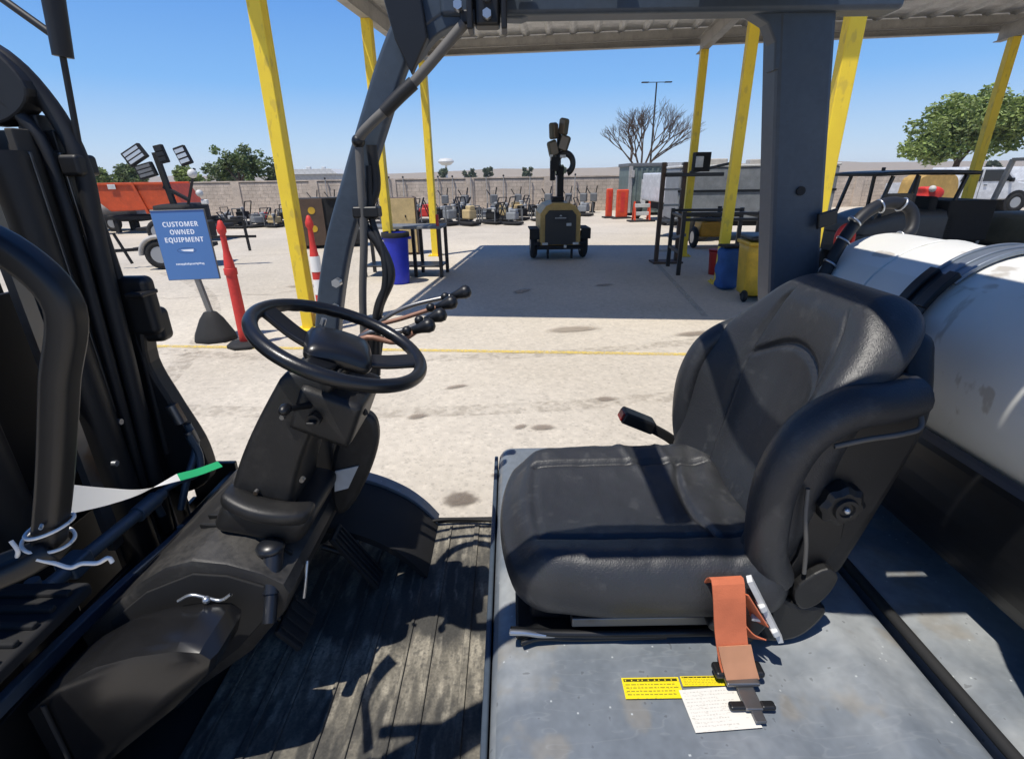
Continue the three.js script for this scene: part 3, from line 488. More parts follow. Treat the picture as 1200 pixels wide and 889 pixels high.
    { const p = tor.attributes.position; for (let i = 0; i < p.count; i++) { const x = p.getX(i), y = p.getY(i), z = p.getZ(i), a = Math.atan2(z, x), R = Math.hypot(x, z), dr = R - 0.176; if (y < 0.004 && dr < 0.004) { const k = 1 - 0.10 * Math.max(0, Math.cos(a * 36)); const nr = 0.176 + dr * k; p.setXYZ(i, Math.cos(a) * nr, y * k, Math.sin(a) * nr); } } tor.computeVertexNormals(); }
    const SW = part(F, 'steering_wheel', place(tor), M.wheelRim, 'glossy black steering wheel rim');
    const spoke = a => { const g = sweepRect([[0.05, -0.03, 0], [0.10, -0.022, 0], [0.15, -0.006, 0], [0.17, 0, 0]], 0.014, 0.052, 0.006, 14); g.rotateY(a); return place(g); };
    for (const a of [0.35, Math.PI - 0.1, -Math.PI / 2 - 0.1]) part(SW, 'spoke', spoke(a), M.wheelRim);
    const hub = softBox(0.14, 0.05, 0.13, 0.022, 16, 6, 16, q => { q.y -= 2.2 * (q.x * q.x + q.z * q.z) * (q.y > 0 ? 1 : 0.3); }); hub.rotateY(0.3); part(SW, 'hub_pad', place(hub.translate(0, -0.012, 0)), M.wheelRim);
    part(SW, 'hub_bolt', place(rod([-0.06, 0.0, -0.055], [-0.06, 0.015, -0.055], 0.006)), M.zinc);
    part(F, 'steering_shaft', rod([-0.42, 1.30, -1.035], [-0.372, 1.41, -1.035], 0.03, 0.036, 20), M.blackPaint);
  }
  // ---- pedals
  for (const [x, y, z, w, l, r] of [[-0.475, 0.69, -1.23, 0.075, 0.22, -1.02], [-0.56, 0.70, -0.98, 0.12, 0.08, -0.9]]) {
    const P = part(F, 'pedal', (() => { const g = rbox(l, 0.016, w, 0.005); g.rotateZ(r); g.translate(x, y, z); return g; })(), M.rubber);
    for (let i = 0; i < 4; i++) part(P, 'pedal_rib', (() => { const g = rbox(l * 0.9, 0.006, 0.007, 0.002, 0, 0.0105, -w * 0.36 + i * w * 0.24); g.rotateZ(r); g.translate(x, y, z); return g; })(), M.rubber);
    part(P, 'pedal_arm', rod([x, y, z], [x - 0.1, y + 0.04, z], 0.01), M.blackPaint);
  }
  // ---- hydraulic levers
  [[-1.27, -0.235, 1.388], [-1.32, -0.21, 1.402], [-1.37, -0.185, 1.424], [-1.42, -0.15, 1.442]].forEach(([z, x, y], i) => {
    const L = part(F, 'hydraulic_lever', tube([[-0.50, 1.18, z], [-0.46, 1.30, z], [-0.38, 1.365, z], [-0.30, y - 0.035, z], [x, y, z]], i < 2 ? 0.008 : 0.0065, 26, 8), i % 2 ? M.steel : M.copper);
    part(L, 'lever_knob', [(() => { const g = lathe([[0, -0.02], [0.01, -0.02], [0.013, 0.0], [0.019, 0.02], [0.018, 0.032], [0.01, 0.039], [0, 0.04]], 16); g.rotateZ(-1.25); g.translate(x, y, z); return g; })(), ball(0.013, x - 0.035, y - 0.006, z)], M.blackPaint);
  });
  part(F, 'lever_block', rbox(0.12, 0.2, 0.32, 0.02, -0.54, 1.1, -1.34), M.blackMatte);
  part(F, 'lever_hoses', [0, 1, 2].map(i => tube([[-0.40 - i * 0.02, 1.30, -1.5], [-0.42 - i * 0.03, 1.2, -1.44], [-0.50, 1.08, -1.38 - i * 0.03], [-0.56, 0.9, -1.36]], 0.011, 20, 8)), M.hose);
  // ---- overhead guard
  {
    const PF = [[-0.60, 1.02, -1.5], [-0.561, 1.299, -1.5], [-0.496, 1.55, -1.5], [-0.419, 1.735, -1.5], [-0.343, 1.903, -1.5], [-0.287, 2.02, -1.5], [-0.235, 2.10, -1.5], [-0.12, 2.17, -1.5]];
    part(F, 'front_guard_post', sweepRect(PF, 0.072, 0.055, 0.012, 50), M.guard);
    part(F, 'front_guard_post', sweepRect([[-0.74, 0.75, -0.36], [-0.71, 1.2, -0.38], [-0.63, 1.5, -0.40], [-0.545, 1.735, -0.43], [-0.455, 1.903, -0.47], [-0.36, 2.02, -0.50], [-0.26, 2.11, -0.525], [-0.12, 2.17, -0.545]], 0.088, 0.07, 0.012, 50), M.guard);
    for (const z of [-1.5, -0.53]) {
      part(F, 'guard_side_rail', [rbox(1.12, 0.11, z < -1 ? 0.072 : 0.09, 0.012, 0.40, 2.165, z)], M.guard);
      const gus = plate(smoothPts([[-0.26, 2.02], [-0.23, 2.02], [-0.17, 2.075], [-0.06, 2.108], [0.06, 2.113], [0.06, 2.2], [-0.2, 2.2]], 30), 0.05, 0.004); gus.translate(0, 0, z); part(F, 'guard_gusset', gus, M.guard);
      const rp = plate([[0.655, 2.2], [0.80, 2.2], [0.91, 1.42], [1.0, 0.9], [0.86, 0.9], [0.765, 1.42]], 0.09, 0.012); rp.translate(0, 0, z - (z < -1 ? 0.03 : -0.03)); part(F, 'rear_guard_post', rp, M.guard);
      part(F, 'post_fillet', plate([[0.55, 2.12], [0.60, 2.113], [0.645, 2.09], [0.67, 2.05], [0.678, 1.99], [0.70, 1.99], [0.70, 2.14], [0.55, 2.14]], 0.05, 0.004).translate(0, 0, z - (z < -1 ? 0.012 : -0.012)), M.guard);
    }
    part(F, 'guard_crossbar', rbox(0.056, 0.05, 0.86, 0.012, 0.035, 2.175, -1.02), M.guard);
    for (const x of [0.27]) part(F, 'guard_roof_bar', rbox(0.05, 0.06, 0.86, 0.01, x, 2.19, -1.02), M.guard);
    part(F, 'guard_rear_plate', rbox(0.34, 0.04, 0.86, 0.012, 0.61, 2.19, -1.02), M.guard);
    part(F, 'dark_gusset', plate([[-0.30, 2.2], [-0.205, 2.2], [-0.19, 2.06], [-0.235, 1.985], [-0.27, 2.06]], 0.03, 0.004).translate(0, 0, -1.452), M.blackPaint);
    part(F, 'guard_bracket', [rbox(0.06, 0.12, 0.05, 0.008, -0.045, 2.14, -1.45), rbox(0.014, 0.14, 0.06, 0.004, -0.085, 2.14, -1.44), rbox(0.014, 0.14, 0.06, 0.004, -0.005, 2.14, -1.44), rbox(0.06, 0.03, 0.03, 0.006, -0.08, 2.10, -1.445)], M.blackPaint);
    for (const [x, y] of [[-0.112, 2.118], [-0.045, 2.10], [-0.045, 2.135], [0.06, 2.14]]) part(F, 'bolt', [rod([x, y, -1.43], [x, y, -1.405], 0.011, 0.011, 6)], M.zinc);
    for (const [x, y] of [[-0.495, 1.475], [-0.515, 1.40]]) part(F, 'post_bolt', rod([x, y, -1.465], [x, y, -1.44], 0.013, 0.013, 6), M.zinc);
    part(F, 'grab_rod', tube([[-0.385, 1.838, -1.44], [-0.37, 1.855, -1.43], [-0.24, 1.957, -1.43], [-0.10, 2.085, -1.43]], 0.0125, 30, 10), M.hoseGrey);
    part(F, 'rod_sleeve', [tube([[-0.31, 1.902, -1.43], [-0.27, 1.935, -1.43], [-0.23, 1.965, -1.43]], 0.0165, 10, 10)], M.hose);
    part(F, 'cable_tube', tube([[-0.384, 1.835, -1.44], [-0.388, 1.75, -1.435], [-0.398, 1.6, -1.435], [-0.42, 1.45, -1.435], [-0.435, 1.3, -1.435]], 0.011, 40, 8), M.hoseGrey);
    part(F, 'hose_bundle', [tube([[-0.36, 1.83, -1.47], [-0.362, 1.72, -1.47], [-0.40, 1.64, -1.45], [-0.36, 1.58, -1.44], [-0.335, 1.5, -1.43], [-0.38, 1.40, -1.43], [-0.41, 1.2, -1.43]], 0.014, 50, 8), tube([[-0.37, 1.78, -1.46], [-0.375, 1.65, -1.45], [-0.35, 1.56, -1.43], [-0.35, 1.48, -1.42], [-0.40, 1.34, -1.42], [-0.43, 1.15, -1.43]], 0.009, 50, 8)], M.hose);
    part(F, 'cable_clip', [rbox(0.07, 0.03, 0.05, 0.006, -0.385, 1.665, -1.45), ball(0.017, -0.384, 1.838, -1.438)], M.blackPaint);
    // loops and clamps of the gas hose by the rear post
    part(F, 'flexible_hose', tube([[0.80, 1.36, -1.38], [0.86, 1.44, -1.42], [0.93, 1.58, -1.45], [0.985, 1.64, -1.47], [1.07, 1.665, -1.5], [1.13, 1.645, -1.5], [1.13, 1.59, -1.48], [1.05, 1.55, -1.46], [0.95, 1.50, -1.45], [0.88, 1.46, -1.46], [0.86, 1.40, -1.5]], 0.0165, 90, 10), M.hose);
    for (const [x, y, z, a] of [[0.845, 1.42, -1.41, -0.7], [0.87, 1.465, -1.428, -0.7], [0.895, 1.51, -1.436, -0.6], [0.925, 1.57, -1.448, -0.6], [0.95, 1.62, -1.456, -0.7], [1.03, 1.657, -1.485, -1.2], [1.10, 1.66, -1.5, -2.0], [1.10, 1.573, -1.468, -1.1], [1.0, 1.525, -1.455, -1.1], [0.94, 1.495, -1.451, -1.1]]) part(F, 'hose_clamp', (() => { const g = new THREE.TorusGeometry(0.0175, 0.003, 6, 16); g.rotateX(Math.PI / 2); g.rotateZ(a); g.translate(x, y, z); return g; })(), M.zinc);
    part(F, 'post_plate', plate([[0.885, 1.60], [0.935, 1.615], [0.93, 1.655], [0.88, 1.64]], 0.012, 0.003).translate(-0.03, 0, -1.465), M.blackPaint);
    part(F, 'post_hole', rod([0.80, 1.70, -1.484], [0.80, 1.70, -1.479], 0.012), M.rubber);
  }
  // ---- near grab handle
  part(F, 'grab_handle', sweepRect([[-0.66, 1.80, -0.47], [-0.56, 1.735, -0.49], [-0.478, 1.69, -0.5], [-0.445, 1.64, -0.5], [-0.478, 1.553, -0.5], [-0.523, 1.438, -0.5], [-0.560, 1.352, -0.5]], 0.03, 0.03, 0.009, 50), M.blackPaint);
  part(F, 'handle_foot', sweepRect([[-0.553, 1.345, -0.5], [-0.575, 1.335, -0.49], [-0.64, 1.322, -0.45], [-0.72, 1.29, -0.40]], 0.03, 0.05, 0.012, 16), M.blackPaint);
  // ---- tank cradle, strap and clamp
  {
    const g = plate(smoothPts([[0.905, 1.20], [0.94, 1.13], [1.0, 1.09], [1.1, 1.06], [1.24, 1.09], [1.34, 1.16], [1.36, 1.0], [1.3, 0.95], [0.96, 0.94], [0.905, 1.05]], 50), 0.9, 0.01); g.translate(0, 0, -1.06); part(F, 'tank_cradle', g, M.blackPaint);
    const hoop = (r, a0, a1, w, th, z) => { const p = []; const n = 40; for (let i = 0; i <= n; i++) { const a = a0 + (a1 - a0) * i / n; p.push([1.08 + r * Math.cos(a), 1.37 + r * Math.sin(a), z]); } return sweepRect(p, th, w, Math.min(0.0025, th / 2.2), 60); };
    part(F, 'tank_strap', [hoop(0.223, 0.2, 2.35, 0.075, 0.006, -1.085), hoop(0.227, 0.2, 2.35, 0.018, 0.006, -1.085), hoop(0.227, 0.2, 2.35, 0.009, 0.007, -1.118), hoop(0.227, 0.2, 2.35, 0.009, 0.007, -1.052)], M.strap);
    const cl = part(F, 'strap_clamp', [hoop(0.233, 2.28, 2.66, 0.026, 0.014, -1.112), hoop(0.233, 2.28, 2.66, 0.026, 0.014, -1.06), hoop(0.229, 2.3, 2.95, 0.075, 0.006, -1.085)], M.blackPaint);
    part(cl, 'clamp_bolt', [rod([0.862, 1.452, -1.06], [0.845, 1.465, -1.045], 0.013)], M.zinc);
    part(cl, 'clamp_latch', [rbox(0.03, 0.05, 0.09, 0.008, 0.858, 1.435, -1.085)], M.blackPaint);
  }
  // ---- mast: two channels a side, cylinder, hoses, tilt gear
  {
    const ch = (x, z, w, d, s) => [rbox(w, 1.74, 0.016, 0.004, x, 1.0, z), rbox(0.02, 1.74, d, 0.004, x - w / 2 + 0.01, 1.0, z + s * d / 2), rbox(0.02, 1.74, d, 0.004, x + w / 2 - 0.01, 1.0, z + s * d / 2)];
    for (const [z, s] of [[-1.46, 1], [-0.54, -1]]) {
      part(F, 'outer_mast_rail', ch(-1.19, z, 0.15, 0.07, s), M.mastBlack);
      part(F, 'inner_mast_rail', ch(-1.21, z + s * 0.09, 0.13, 0.06, s), M.mastDust);
    }
    part(F, 'lift_cylinder', [rod([-1.15, 0.3, -1.27], [-1.15, 1.82, -1.27], 0.045), rod([-1.15, 0.3, -0.73], [-1.15, 1.82, -0.73], 0.045)], M.mastBlack);
    for (const [x, z] of [[-1.108, -1.452], [-1.112, -1.385], [-1.14, -1.33], [-1.15, -1.372]]) part(F, 'worn_rail_edge', rbox(0.008, 1.6, 0.009, 0.002, x, 1.02, z), M.steel);
    part(F, 'center_cylinder', rod([-1.22, 0.3, -1.0], [-1.22, 1.9, -1.0], 0.07), M.mastBlack);
    part(F, 'mast_crosstie', [rbox(0.06, 0.14, 0.92, 0.01, -1.3, 0.9, -1.0), rbox(0.06, 0.12, 0.92, 0.01, -1.27, 1.78, -1.0)], M.mastBlack);
    part(F, 'lift_chain', [0, 1].map(i => bar([-1.12, 0.8, -1.16 + i * 0.32], [-1.12, 1.8, -1.16 + i * 0.32], 0.02, 0.035)), M.steel);
    part(F, 'mast_hose', [tube([[-1.13, 0.7, -1.36], [-1.10, 1.2, -1.37], [-1.09, 1.6, -1.39], [-1.08, 1.80, -1.40], [-1.115, 1.93, -1.40], [-1.17, 2.02, -1.38], [-1.24, 2.03, -1.36], [-1.27, 1.95, -1.34]], 0.022, 60, 10), tube([[-1.14, 0.8, -1.33], [-1.12, 1.3, -1.34], [-1.12, 1.7, -1.36], [-1.14, 1.86, -1.37], [-1.2, 1.95, -1.36]], 0.015, 40, 8), tube([[-1.10, 0.95, -1.42], [-1.09, 1.3, -1.43], [-1.10, 1.7, -1.43]], 0.012, 30, 8)], M.hose);
    part(F, 'hose_guard', plate(smoothPts([[-1.28, 2.07], [-1.20, 2.06], [-1.14, 2.01], [-1.115, 1.95], [-1.15, 1.905], [-1.24, 1.88], [-1.30, 1.95]], 24), 0.06, 0.006).translate(0, 0, -1.38), M.mastBlack);
    part(F, 'gas_strut', [rod([-1.02, 2.20, -1.4], [-1.045, 2.025, -1.4], 0.024, 0.021), rod([-1.045, 2.03, -1.4], [-1.075, 1.80, -1.4], 0.007), rod([-1.17, 2.16, -1.4], [-1.055, 2.07, -1.4], 0.009)], M.mastBlack);
    part(F, 'hose_clamp_block', [rbox(0.05, 0.05, 0.07, 0.01, -1.085, 1.79, -1.40), rbox(0.05, 0.012, 0.07, 0.004, -1.035, 1.46, -1.42)], M.mastBlack);
    part(F, 'mast_bracket', [rbox(0.05, 0.07, 0.05, 0.006, -1.16, 1.87, -1.40), rbox(0.07, 0.05, 0.06, 0.006, -1.15, 1.80, -1.40), rbox(0.13, 0.17, 0.05, 0.02, -1.08, 1.42, -1.44), rbox(0.09, 0.10, 0.06, 0.02, -1.06, 1.36, -1.46)], M.mastBlack);
    const cover = plate(smoothPts([[-1.12, 1.44], [-1.06, 1.42], [-1.075, 1.25], [-1.04, 1.12], [-0.99, 0.95], [-1.0, 0.84], [-1.12, 0.80], [-1.16, 1.1]], 40), 0.06, 0.01); cover.translate(0, 0, -1.45); part(F, 'mast_side_plate', cover, M.mastBlack);
    part(F, 'hydraulic_pipe', [tube([[-1.0, 1.02, -1.40], [-0.985, 0.95, -1.40], [-0.99, 0.90, -1.38], [-1.04, 0.89, -1.34], [-1.08, 0.86, -1.30], [-1.08, 0.80, -1.30]], 0.011, 30, 8), tube([[-1.01, 1.05, -1.42], [-1.0, 0.98, -1.42], [-1.02, 0.88, -1.36], [-1.04, 0.80, -1.33]], 0.011, 30, 8)], M.bluegreyTube);
    part(F, 'pipe_fitting', [rod([-1.005, 1.03, -1.41], [-0.995, 0.99, -1.41], 0.016, 0.016, 6), rod([-1.035, 1.12, -1.41], [-1.02, 1.06, -1.41], 0.018, 0.018, 6)], M.steel);
    for (const [x, y, z] of [[-1.117, 1.62, -1.39], [-1.117, 1.5, -1.39], [-1.11, 1.34, -1.38], [-1.12, 1.12, -1.30], [-1.12, 1.07, -1.27], [-1.12, 1.02, -1.24], [-1.10, 1.55, -1.4]]) part(F, 'mast_bolt', rod([x, y, z], [x + 0.012, y, z], 0.009, 0.009, 6), M.zinc);
    part(F, 'tilt_linkage', [rod([-1.05, 0.916, -0.76], [-1.05, 0.885, -1.29], 0.017), rbox(0.05, 0.045, 0.06, 0.008, -1.05, 0.905, -0.97), rbox(0.06, 0.05, 0.06, 0.01, -1.05, 0.912, -0.86), rod([-1.05, 0.95, -0.87], [-1.05, 0.88, -0.87], 0.014), rod([-1.05, 0.89, -1.18], [-1.05, 0.888, -1.26], 0.023)], M.bluegreyTube);
    const trough = part(F, 'front_frame', [rbox(0.02, 0.3, 1.1, 0.005, -1.0, 0.64, -1.02), rbox(0.2, 0.02, 1.1, 0.005, -1.08, 0.52, -1.02), rbox(0.17, 0.2, 0.02, 0.005, -1.075, 0.72, -1.58), rbox(0.02, 0.17, 1.1, 0.005, -1.16, 0.60, -1.02)], M.blackPaint);
    // carriage and load backrest ahead of the mast
    part(F, 'carriage_plate', [rbox(0.016, 1.0, 0.92, 0.004, -1.352, 0.98, -1.0)], M.mastBlack); part(F, 'carriage', [rbox(0.05, 0.12, 1.04, 0.01, -1.38, 0.55, -1.0), rbox(0.05, 0.12, 1.04, 0.01, -1.38, 0.15, -1.0)], M.mastBlack);
    for (let i = 0; i < 9; i++) part(F, 'load_backrest_bar', rbox(0.03, 1.0, 0.03, 0.005, -1.40, 1.05, -1.5 + i * 0.125), M.mastBlack);
    for (const z of [-1.32, -0.68]) part(F, 'fork', [rbox(0.045, 0.5, 0.12, 0.008, -1.44, 0.3, z), rbox(1.05, 0.045, 0.12, 0.01, -1.95, 0.075, z)], M.mastBlack);
    // ribbed near fender, seen past the handle
    const nf = part(F, 'ribbed_fender', rbox(0.34, 0.03, 0.24, 0.01, -1.06, 0.96, -0.72), M.blackMatte);
    for (let i = 0; i < 5; i++) part(nf, 'tread_rib', rbox(0.32, 0.012, 0.014, 0.004, -1.06, 0.98, -0.80 + i * 0.04), M.blackMatte);
  }
  OFF = null;
}
{ // LPG cylinder lying across the back
  const tk = thing('gas_cylinder', 'white steel gas cylinder lying across the back of the forklift', 'gas cylinder', [1.08, 1.37, -1.08], 0);
  const R = 0.215, L = 0.40, prof = []; prof.push([0, -L - 0.09]); for (let i = 1; i <= 8; i++) { const a = i / 8 * Math.PI / 2; prof.push([R * Math.sin(a), -L - 0.09 * Math.cos(a)]); } prof.push([R, 0]); for (let i = 0; i <= 8; i++) { const a = i / 8 * Math.PI / 2; prof.push([R * Math.cos(a), L + 0.09 * Math.sin(a)]); }
  const b = lathe(prof, 64); b.rotateX(Math.PI / 2); part(tk, 'cylinder_body', b, M.tank);
  const col = lathe([[0.115, 0], [0.12, 0.0], [0.12, 0.11], [0.115, 0.11], [0.115, 0]], 40); col.rotateX(-Math.PI / 2); col.translate(0, 0, -L - 0.05); part(tk, 'collar', col, M.tank);
  const ft = lathe([[0.15, 0], [0.156, 0.0], [0.156, 0.09], [0.15, 0.09], [0.15, 0]], 40); ft.rotateX(Math.PI / 2); ft.translate(0, 0, L + 0.04); part(tk, 'foot_ring', ft, M.tank);
  part(tk, 'weld_seam', (() => { const g = new THREE.TorusGeometry(R, 0.004, 6, 72); g.translate(0, 0, -0.2); return g; })(), M.tank);
  part(tk, 'valve', [rod([0, 0, -L - 0.08], [0, 0, -L - 0.15], 0.022), rod([0.03, 0.02, -L - 0.13], [-0.04, 0.02, -L - 0.13], 0.014), rod([0, 0, -L - 0.13], [0, 0.07, -L - 0.13], 0.02)], M.copper);
}
{ // inspection tag tied to the grab handle
  const tg = thing('inspection_tag', 'white paper tag with green end tied with string to grab handle', 'tag', [-0.56, 1.345, -0.5]); OFF = [-0.56, 1.345, -0.5];
  const strip = (pts, ws, n) => { const cv = new THREE.CatmullRomCurve3(pts.map(A3)), pos = [], idx = []; for (let i = 0; i <= n; i++) { const t = i / n, p = cv.getPoint(t), w = V(...ws[0]).lerp(V(...ws[1]), t); pos.push(p.x + w.x, p.y + w.y, p.z + w.z, p.x - w.x, p.y - w.y, p.z - w.z); } for (let i = 0; i < n; i++) { const a = i * 2; idx.push(a, a + 2, a + 1, a + 1, a + 2, a + 3); } const g = new THREE.BufferGeometry(); g.setAttribute('position', new THREE.Float32BufferAttribute(pos, 3)); g.setIndex(idx); g.computeVertexNormals(); const h = g.clone(); h.translate(0, -0.0006, 0.0004); return [g, h]; };
  part(tg, 'tag_paper', strip([[-0.565, 1.385, -0.535], [-0.572, 1.338, -0.61], [-0.580, 1.300, -0.68], [-0.566, 1.286, -0.74]], [[0.004, 0.024, 0.0], [0.012, 0.002, 0.014]], 24)[0], M.paper);
  part(tg, 'tag_end', strip([[-0.566, 1.286, -0.74], [-0.550, 1.278, -0.77], [-0.530, 1.275, -0.80]], [[0.012, 0.002, 0.014], [0.014, 0.004, 0.016]], 10), M.green);
  const loop = (cy, tl) => { const p = []; for (let i = 0; i <= 16; i++) { const a = i / 16 * Math.PI * 2; p.push([-0.5605 + (cy - 1.352) * 0.42 + 0.0235 * Math.cos(a), cy + tl * Math.cos(a), -0.5 + 0.0235 * Math.sin(a)]); } return p; };
  part(tg, 'string', [tube(loop(1.372, 0.004), 0.0022, 60, 6), tube(loop(1.352, -0.006), 0.0022, 60, 6), tube([[-0.575, 1.372, -0.474], [-0.57, 1.36, -0.472], [-0.575, 1.35, -0.473]], 0.0024, 12, 6), tube([[-0.555, 1.345, -0.474], [-0.54, 1.335, -0.478], [-0.527, 1.327, -0.48], [-0.515, 1.33, -0.483], [-0.50, 1.327, -0.487], [-0.487, 1.332, -0.49], [-0.485, 1.325, -0.49]], 0.0026, 40, 6), tube([[-0.54, 1.385, -0.478], [-0.552, 1.385, -0.50], [-0.56, 1.385, -0.53]], 0.002, 12, 6)], M.chalk);
  OFF = null;
}
// ================================================================ YARD OBJECTS
const wheelAt = (o, x, z, r, w, rim = M.rimGrey, name = 'wheel', along = 'x') => {   // axle along x or z
  const t = new THREE.TorusGeometry(r * 0.72, r * 0.29, 10, 24); t.scale(1, 1, w / (r * 0.58)); if (along === 'x') t.rotateY(Math.PI / 2); t.translate(x, r, z);
  const W = part(o, name, t, M.tyre); const d = w * 0.42;
  part(W, 'rim', along === 'x' ? rod([x - d, r, z], [x + d, r, z], r * 0.55, r * 0.55, 16) : rod([x, r, z - d], [x, r, z + d], r * 0.55, r * 0.55, 16), rim); return W;
};
{ // light tower under the canopy
  const t = thing('light_tower_trailer', 'tan and black mobile light tower trailer with folded mast under the canopy', 'light tower', [1.10, 0, -11.55], 0.02);
  const hood = plate([[-0.5, 0.32], [0.5, 0.32], [0.5, 0.98], [0.36, 1.14], [0.2, 1.2], [-0.2, 1.2], [-0.36, 1.14], [-0.5, 0.98]], 1.5, 0.02); hood.translate(0, 0, -0.65); part(t, 'housing', hood, M.catYellow);
  const fr = plate([[-0.38, 0.34], [0.38, 0.34], [0.38, 0.95], [0.28, 1.05], [-0.28, 1.05], [-0.38, 0.95]], 0.04, 0.008); fr.translate(0, 0, 0.125); part(t, 'front_panel', fr, M.blackPaint);
  const logo = canvasMat(256, 128, (c, w, h) => { c.fillStyle = '#17181a'; c.fillRect(0, 0, w, h); c.fillStyle = '#b8b8b4'; c.beginPath(); c.moveTo(100, 40); c.lineTo(128, 14); c.lineTo(156, 40); c.closePath(); c.fill(); for (let i = 0; i < 9; i++) c.fillRect(30 + i * 22, 58, 14, 20); }, {});
  printed(t, 'maker_logo', 0.36, 0.16, logo, 0, 0.9, 0.148);
  part(t, 'front_lamp', [rbox(0.12, 0.06, 0.03, 0.01, 0.2, 0.76, 0.155)], M.white); part(t, 'marker_plate', [rbox(0.14, 0.05, 0.02, 0.006, -0.38, 0.36, 0.15), rbox(0.14, 0.05, 0.02, 0.006, 0.38, 0.36, 0.15), rbox(0.07, 0.06, 0.02, 0.01, 0.12, 0.30, 0.15)], M.white);
  part(t, 'frame', [rbox(1.15, 0.08, 1.5, 0.01, 0, 0.27, -0.65), rbox(0.1, 0.08, 0.9, 0.01, 0, 0.3, -1.7), rbox(1.3, 0.06, 0.08, 0.01, 0, 0.36, 0.06)], M.blackMatte);
  for (const s of [-1, 1]) { wheelAt(t, s * 0.64, -0.3, 0.31, 0.18); part(t, 'fender', [rbox(0.24, 0.03, 0.74, 0.01, s * 0.64, 0.66, -0.3), rbox(0.24, 0.22, 0.03, 0.01, s * 0.64, 0.56, 0.08)], M.blackMatte); part(t, 'jack_leg', rod([s * 0.3, 0.03, 0.05], [s * 0.3, 0.32, 0.05], 0.03), M.blackMatte); }
  part(t, 'mast', [rbox(0.15, 0.85, 0.15, 0.01, 0.05, 1.5, -0.5), rbox(0.1, 0.9, 0.1, 0.01, 0.0, 2.2, -0.5), rbox(0.3, 0.18, 0.3, 0.02, -0.02, 1.22, -0.45)], M.blackMatte);
  for (const [x, y, rz, ry] of [[-0.16, 2.28, 0.3, 0.4], [0.12, 2.38, -0.35, -0.3], [-0.15, 2.62, 0.1, 0.9], [0.1, 2.7, -0.2, -0.9]]) { const g = rbox(0.24, 0.32, 0.14, 0.05, 0, 0, 0); g.rotateZ(rz); g.rotateY(ry); g.translate(x, y, -0.42); const L = part(t, 'lamp', g, M.khaki); const f = rbox(0.19, 0.26, 0.02, 0.01, 0, 0, 0.075); f.rotateZ(rz); f.rotateY(ry); f.translate(x, y, -0.42); part(L, 'lens', f, M.lampDusty); }
  { const coil = new THREE.TorusGeometry(0.2, 0.07, 10, 24, 4.6); coil.rotateZ(-1.2); coil.translate(0.14, 1.98, -0.4); part(t, 'cable_coil', coil, M.blackPaint); t.scale.set(0.88, 1, 0.95); part(t, 'winch', [rbox(0.2, 0.3, 0.2, 0.03, -0.12, 1.98, -0.4), rbox(0.12, 0.22, 0.12, 0.02, -0.16, 1.75, -0.4)], M.blackMatte); part(t, 'mast_bracket', [rbox(0.14, 0.06, 0.05, 0.01, 0.08, 2.12, -0.33), rbox(0.07, 0.12, 0.05, 0.01, -0.2, 2.1, -0.33)], M.white); }
}
{ // sign on a weighted base
  const s = thing('sign_stand', 'blue CUSTOMER OWNED EQUIPMENT sign on post with black rubber base', 'sign', [-3.5, 0, -5.8], 0.05);
  const bs = lathe([[0, 0], [0.235, 0], [0.25, 0.02], [0.235, 0.07], [0.14, 0.25], [0.075, 0.33], [0.05, 0.34], [0, 0.34]], 8); bs.scale(1, 1, 0.8); part(s, 'base', bs, M.rubber);
  part(s, 'post', bar([0.01, 0.3, 0], [-0.06, 0.8, 0], 0.05, 0.05), M.steel);
  const face = canvasMat(512, 676, (c, w, h) => {
    c.fillStyle = '#4c78b0'; c.fillRect(0, 0, w, h); c.fillStyle = '#2c4f86'; c.fillRect(0, 0, w, 20); c.fillStyle = '#eef1f4'; c.textAlign = 'center'; c.textBaseline = 'middle';
    c.font = 'bold 66px sans-serif'; c.fillText('CUSTOMER', w / 2, 130, 380); c.fillText('OWNED', w / 2, 205, 260); c.fillText('EQUIPMENT', w / 2, 280, 410);
    c.strokeStyle = '#24406e'; c.lineWidth = 4; c.beginPath(); c.ellipse(w / 2, 385, 92, 26, 0, 0, 7); c.stroke(); c.fillStyle = '#f3f5f7'; c.beginPath(); c.moveTo(w / 2 - 60, 378); c.lineTo(w / 2 + 70, 372); c.lineTo(w / 2 + 62, 398); c.lineTo(w / 2 - 30, 392); c.closePath(); c.fill();
    c.fillStyle = '#dfe6ee'; for (let i = 0; i < 19; i++) c.fillRect(115 + i * 15, 512 + (hash(i, 4) > 0.6 ? -4 : 0), 11, 20 - (hash(i, 8) > 0.5 ? 4 : 0));
  }, { roughness: 0.4 });
  const P = part(s, 'panel', (() => { const g = rbox(0.57, 0.75, 0.025, 0.006); g.rotateZ(0.012); g.translate(-0.07, 1.09, 0.02); return g; })(), M.greyPanel);
  const fg = new THREE.PlaneGeometry(0.557, 0.737); fg.rotateZ(0.012); fg.translate(-0.07, 1.09, 0.0345); const fm = new THREE.Mesh(fg, face); fm.name = 'printed_face'; fm.castShadow = fm.receiveShadow = true; P.add(fm);
}
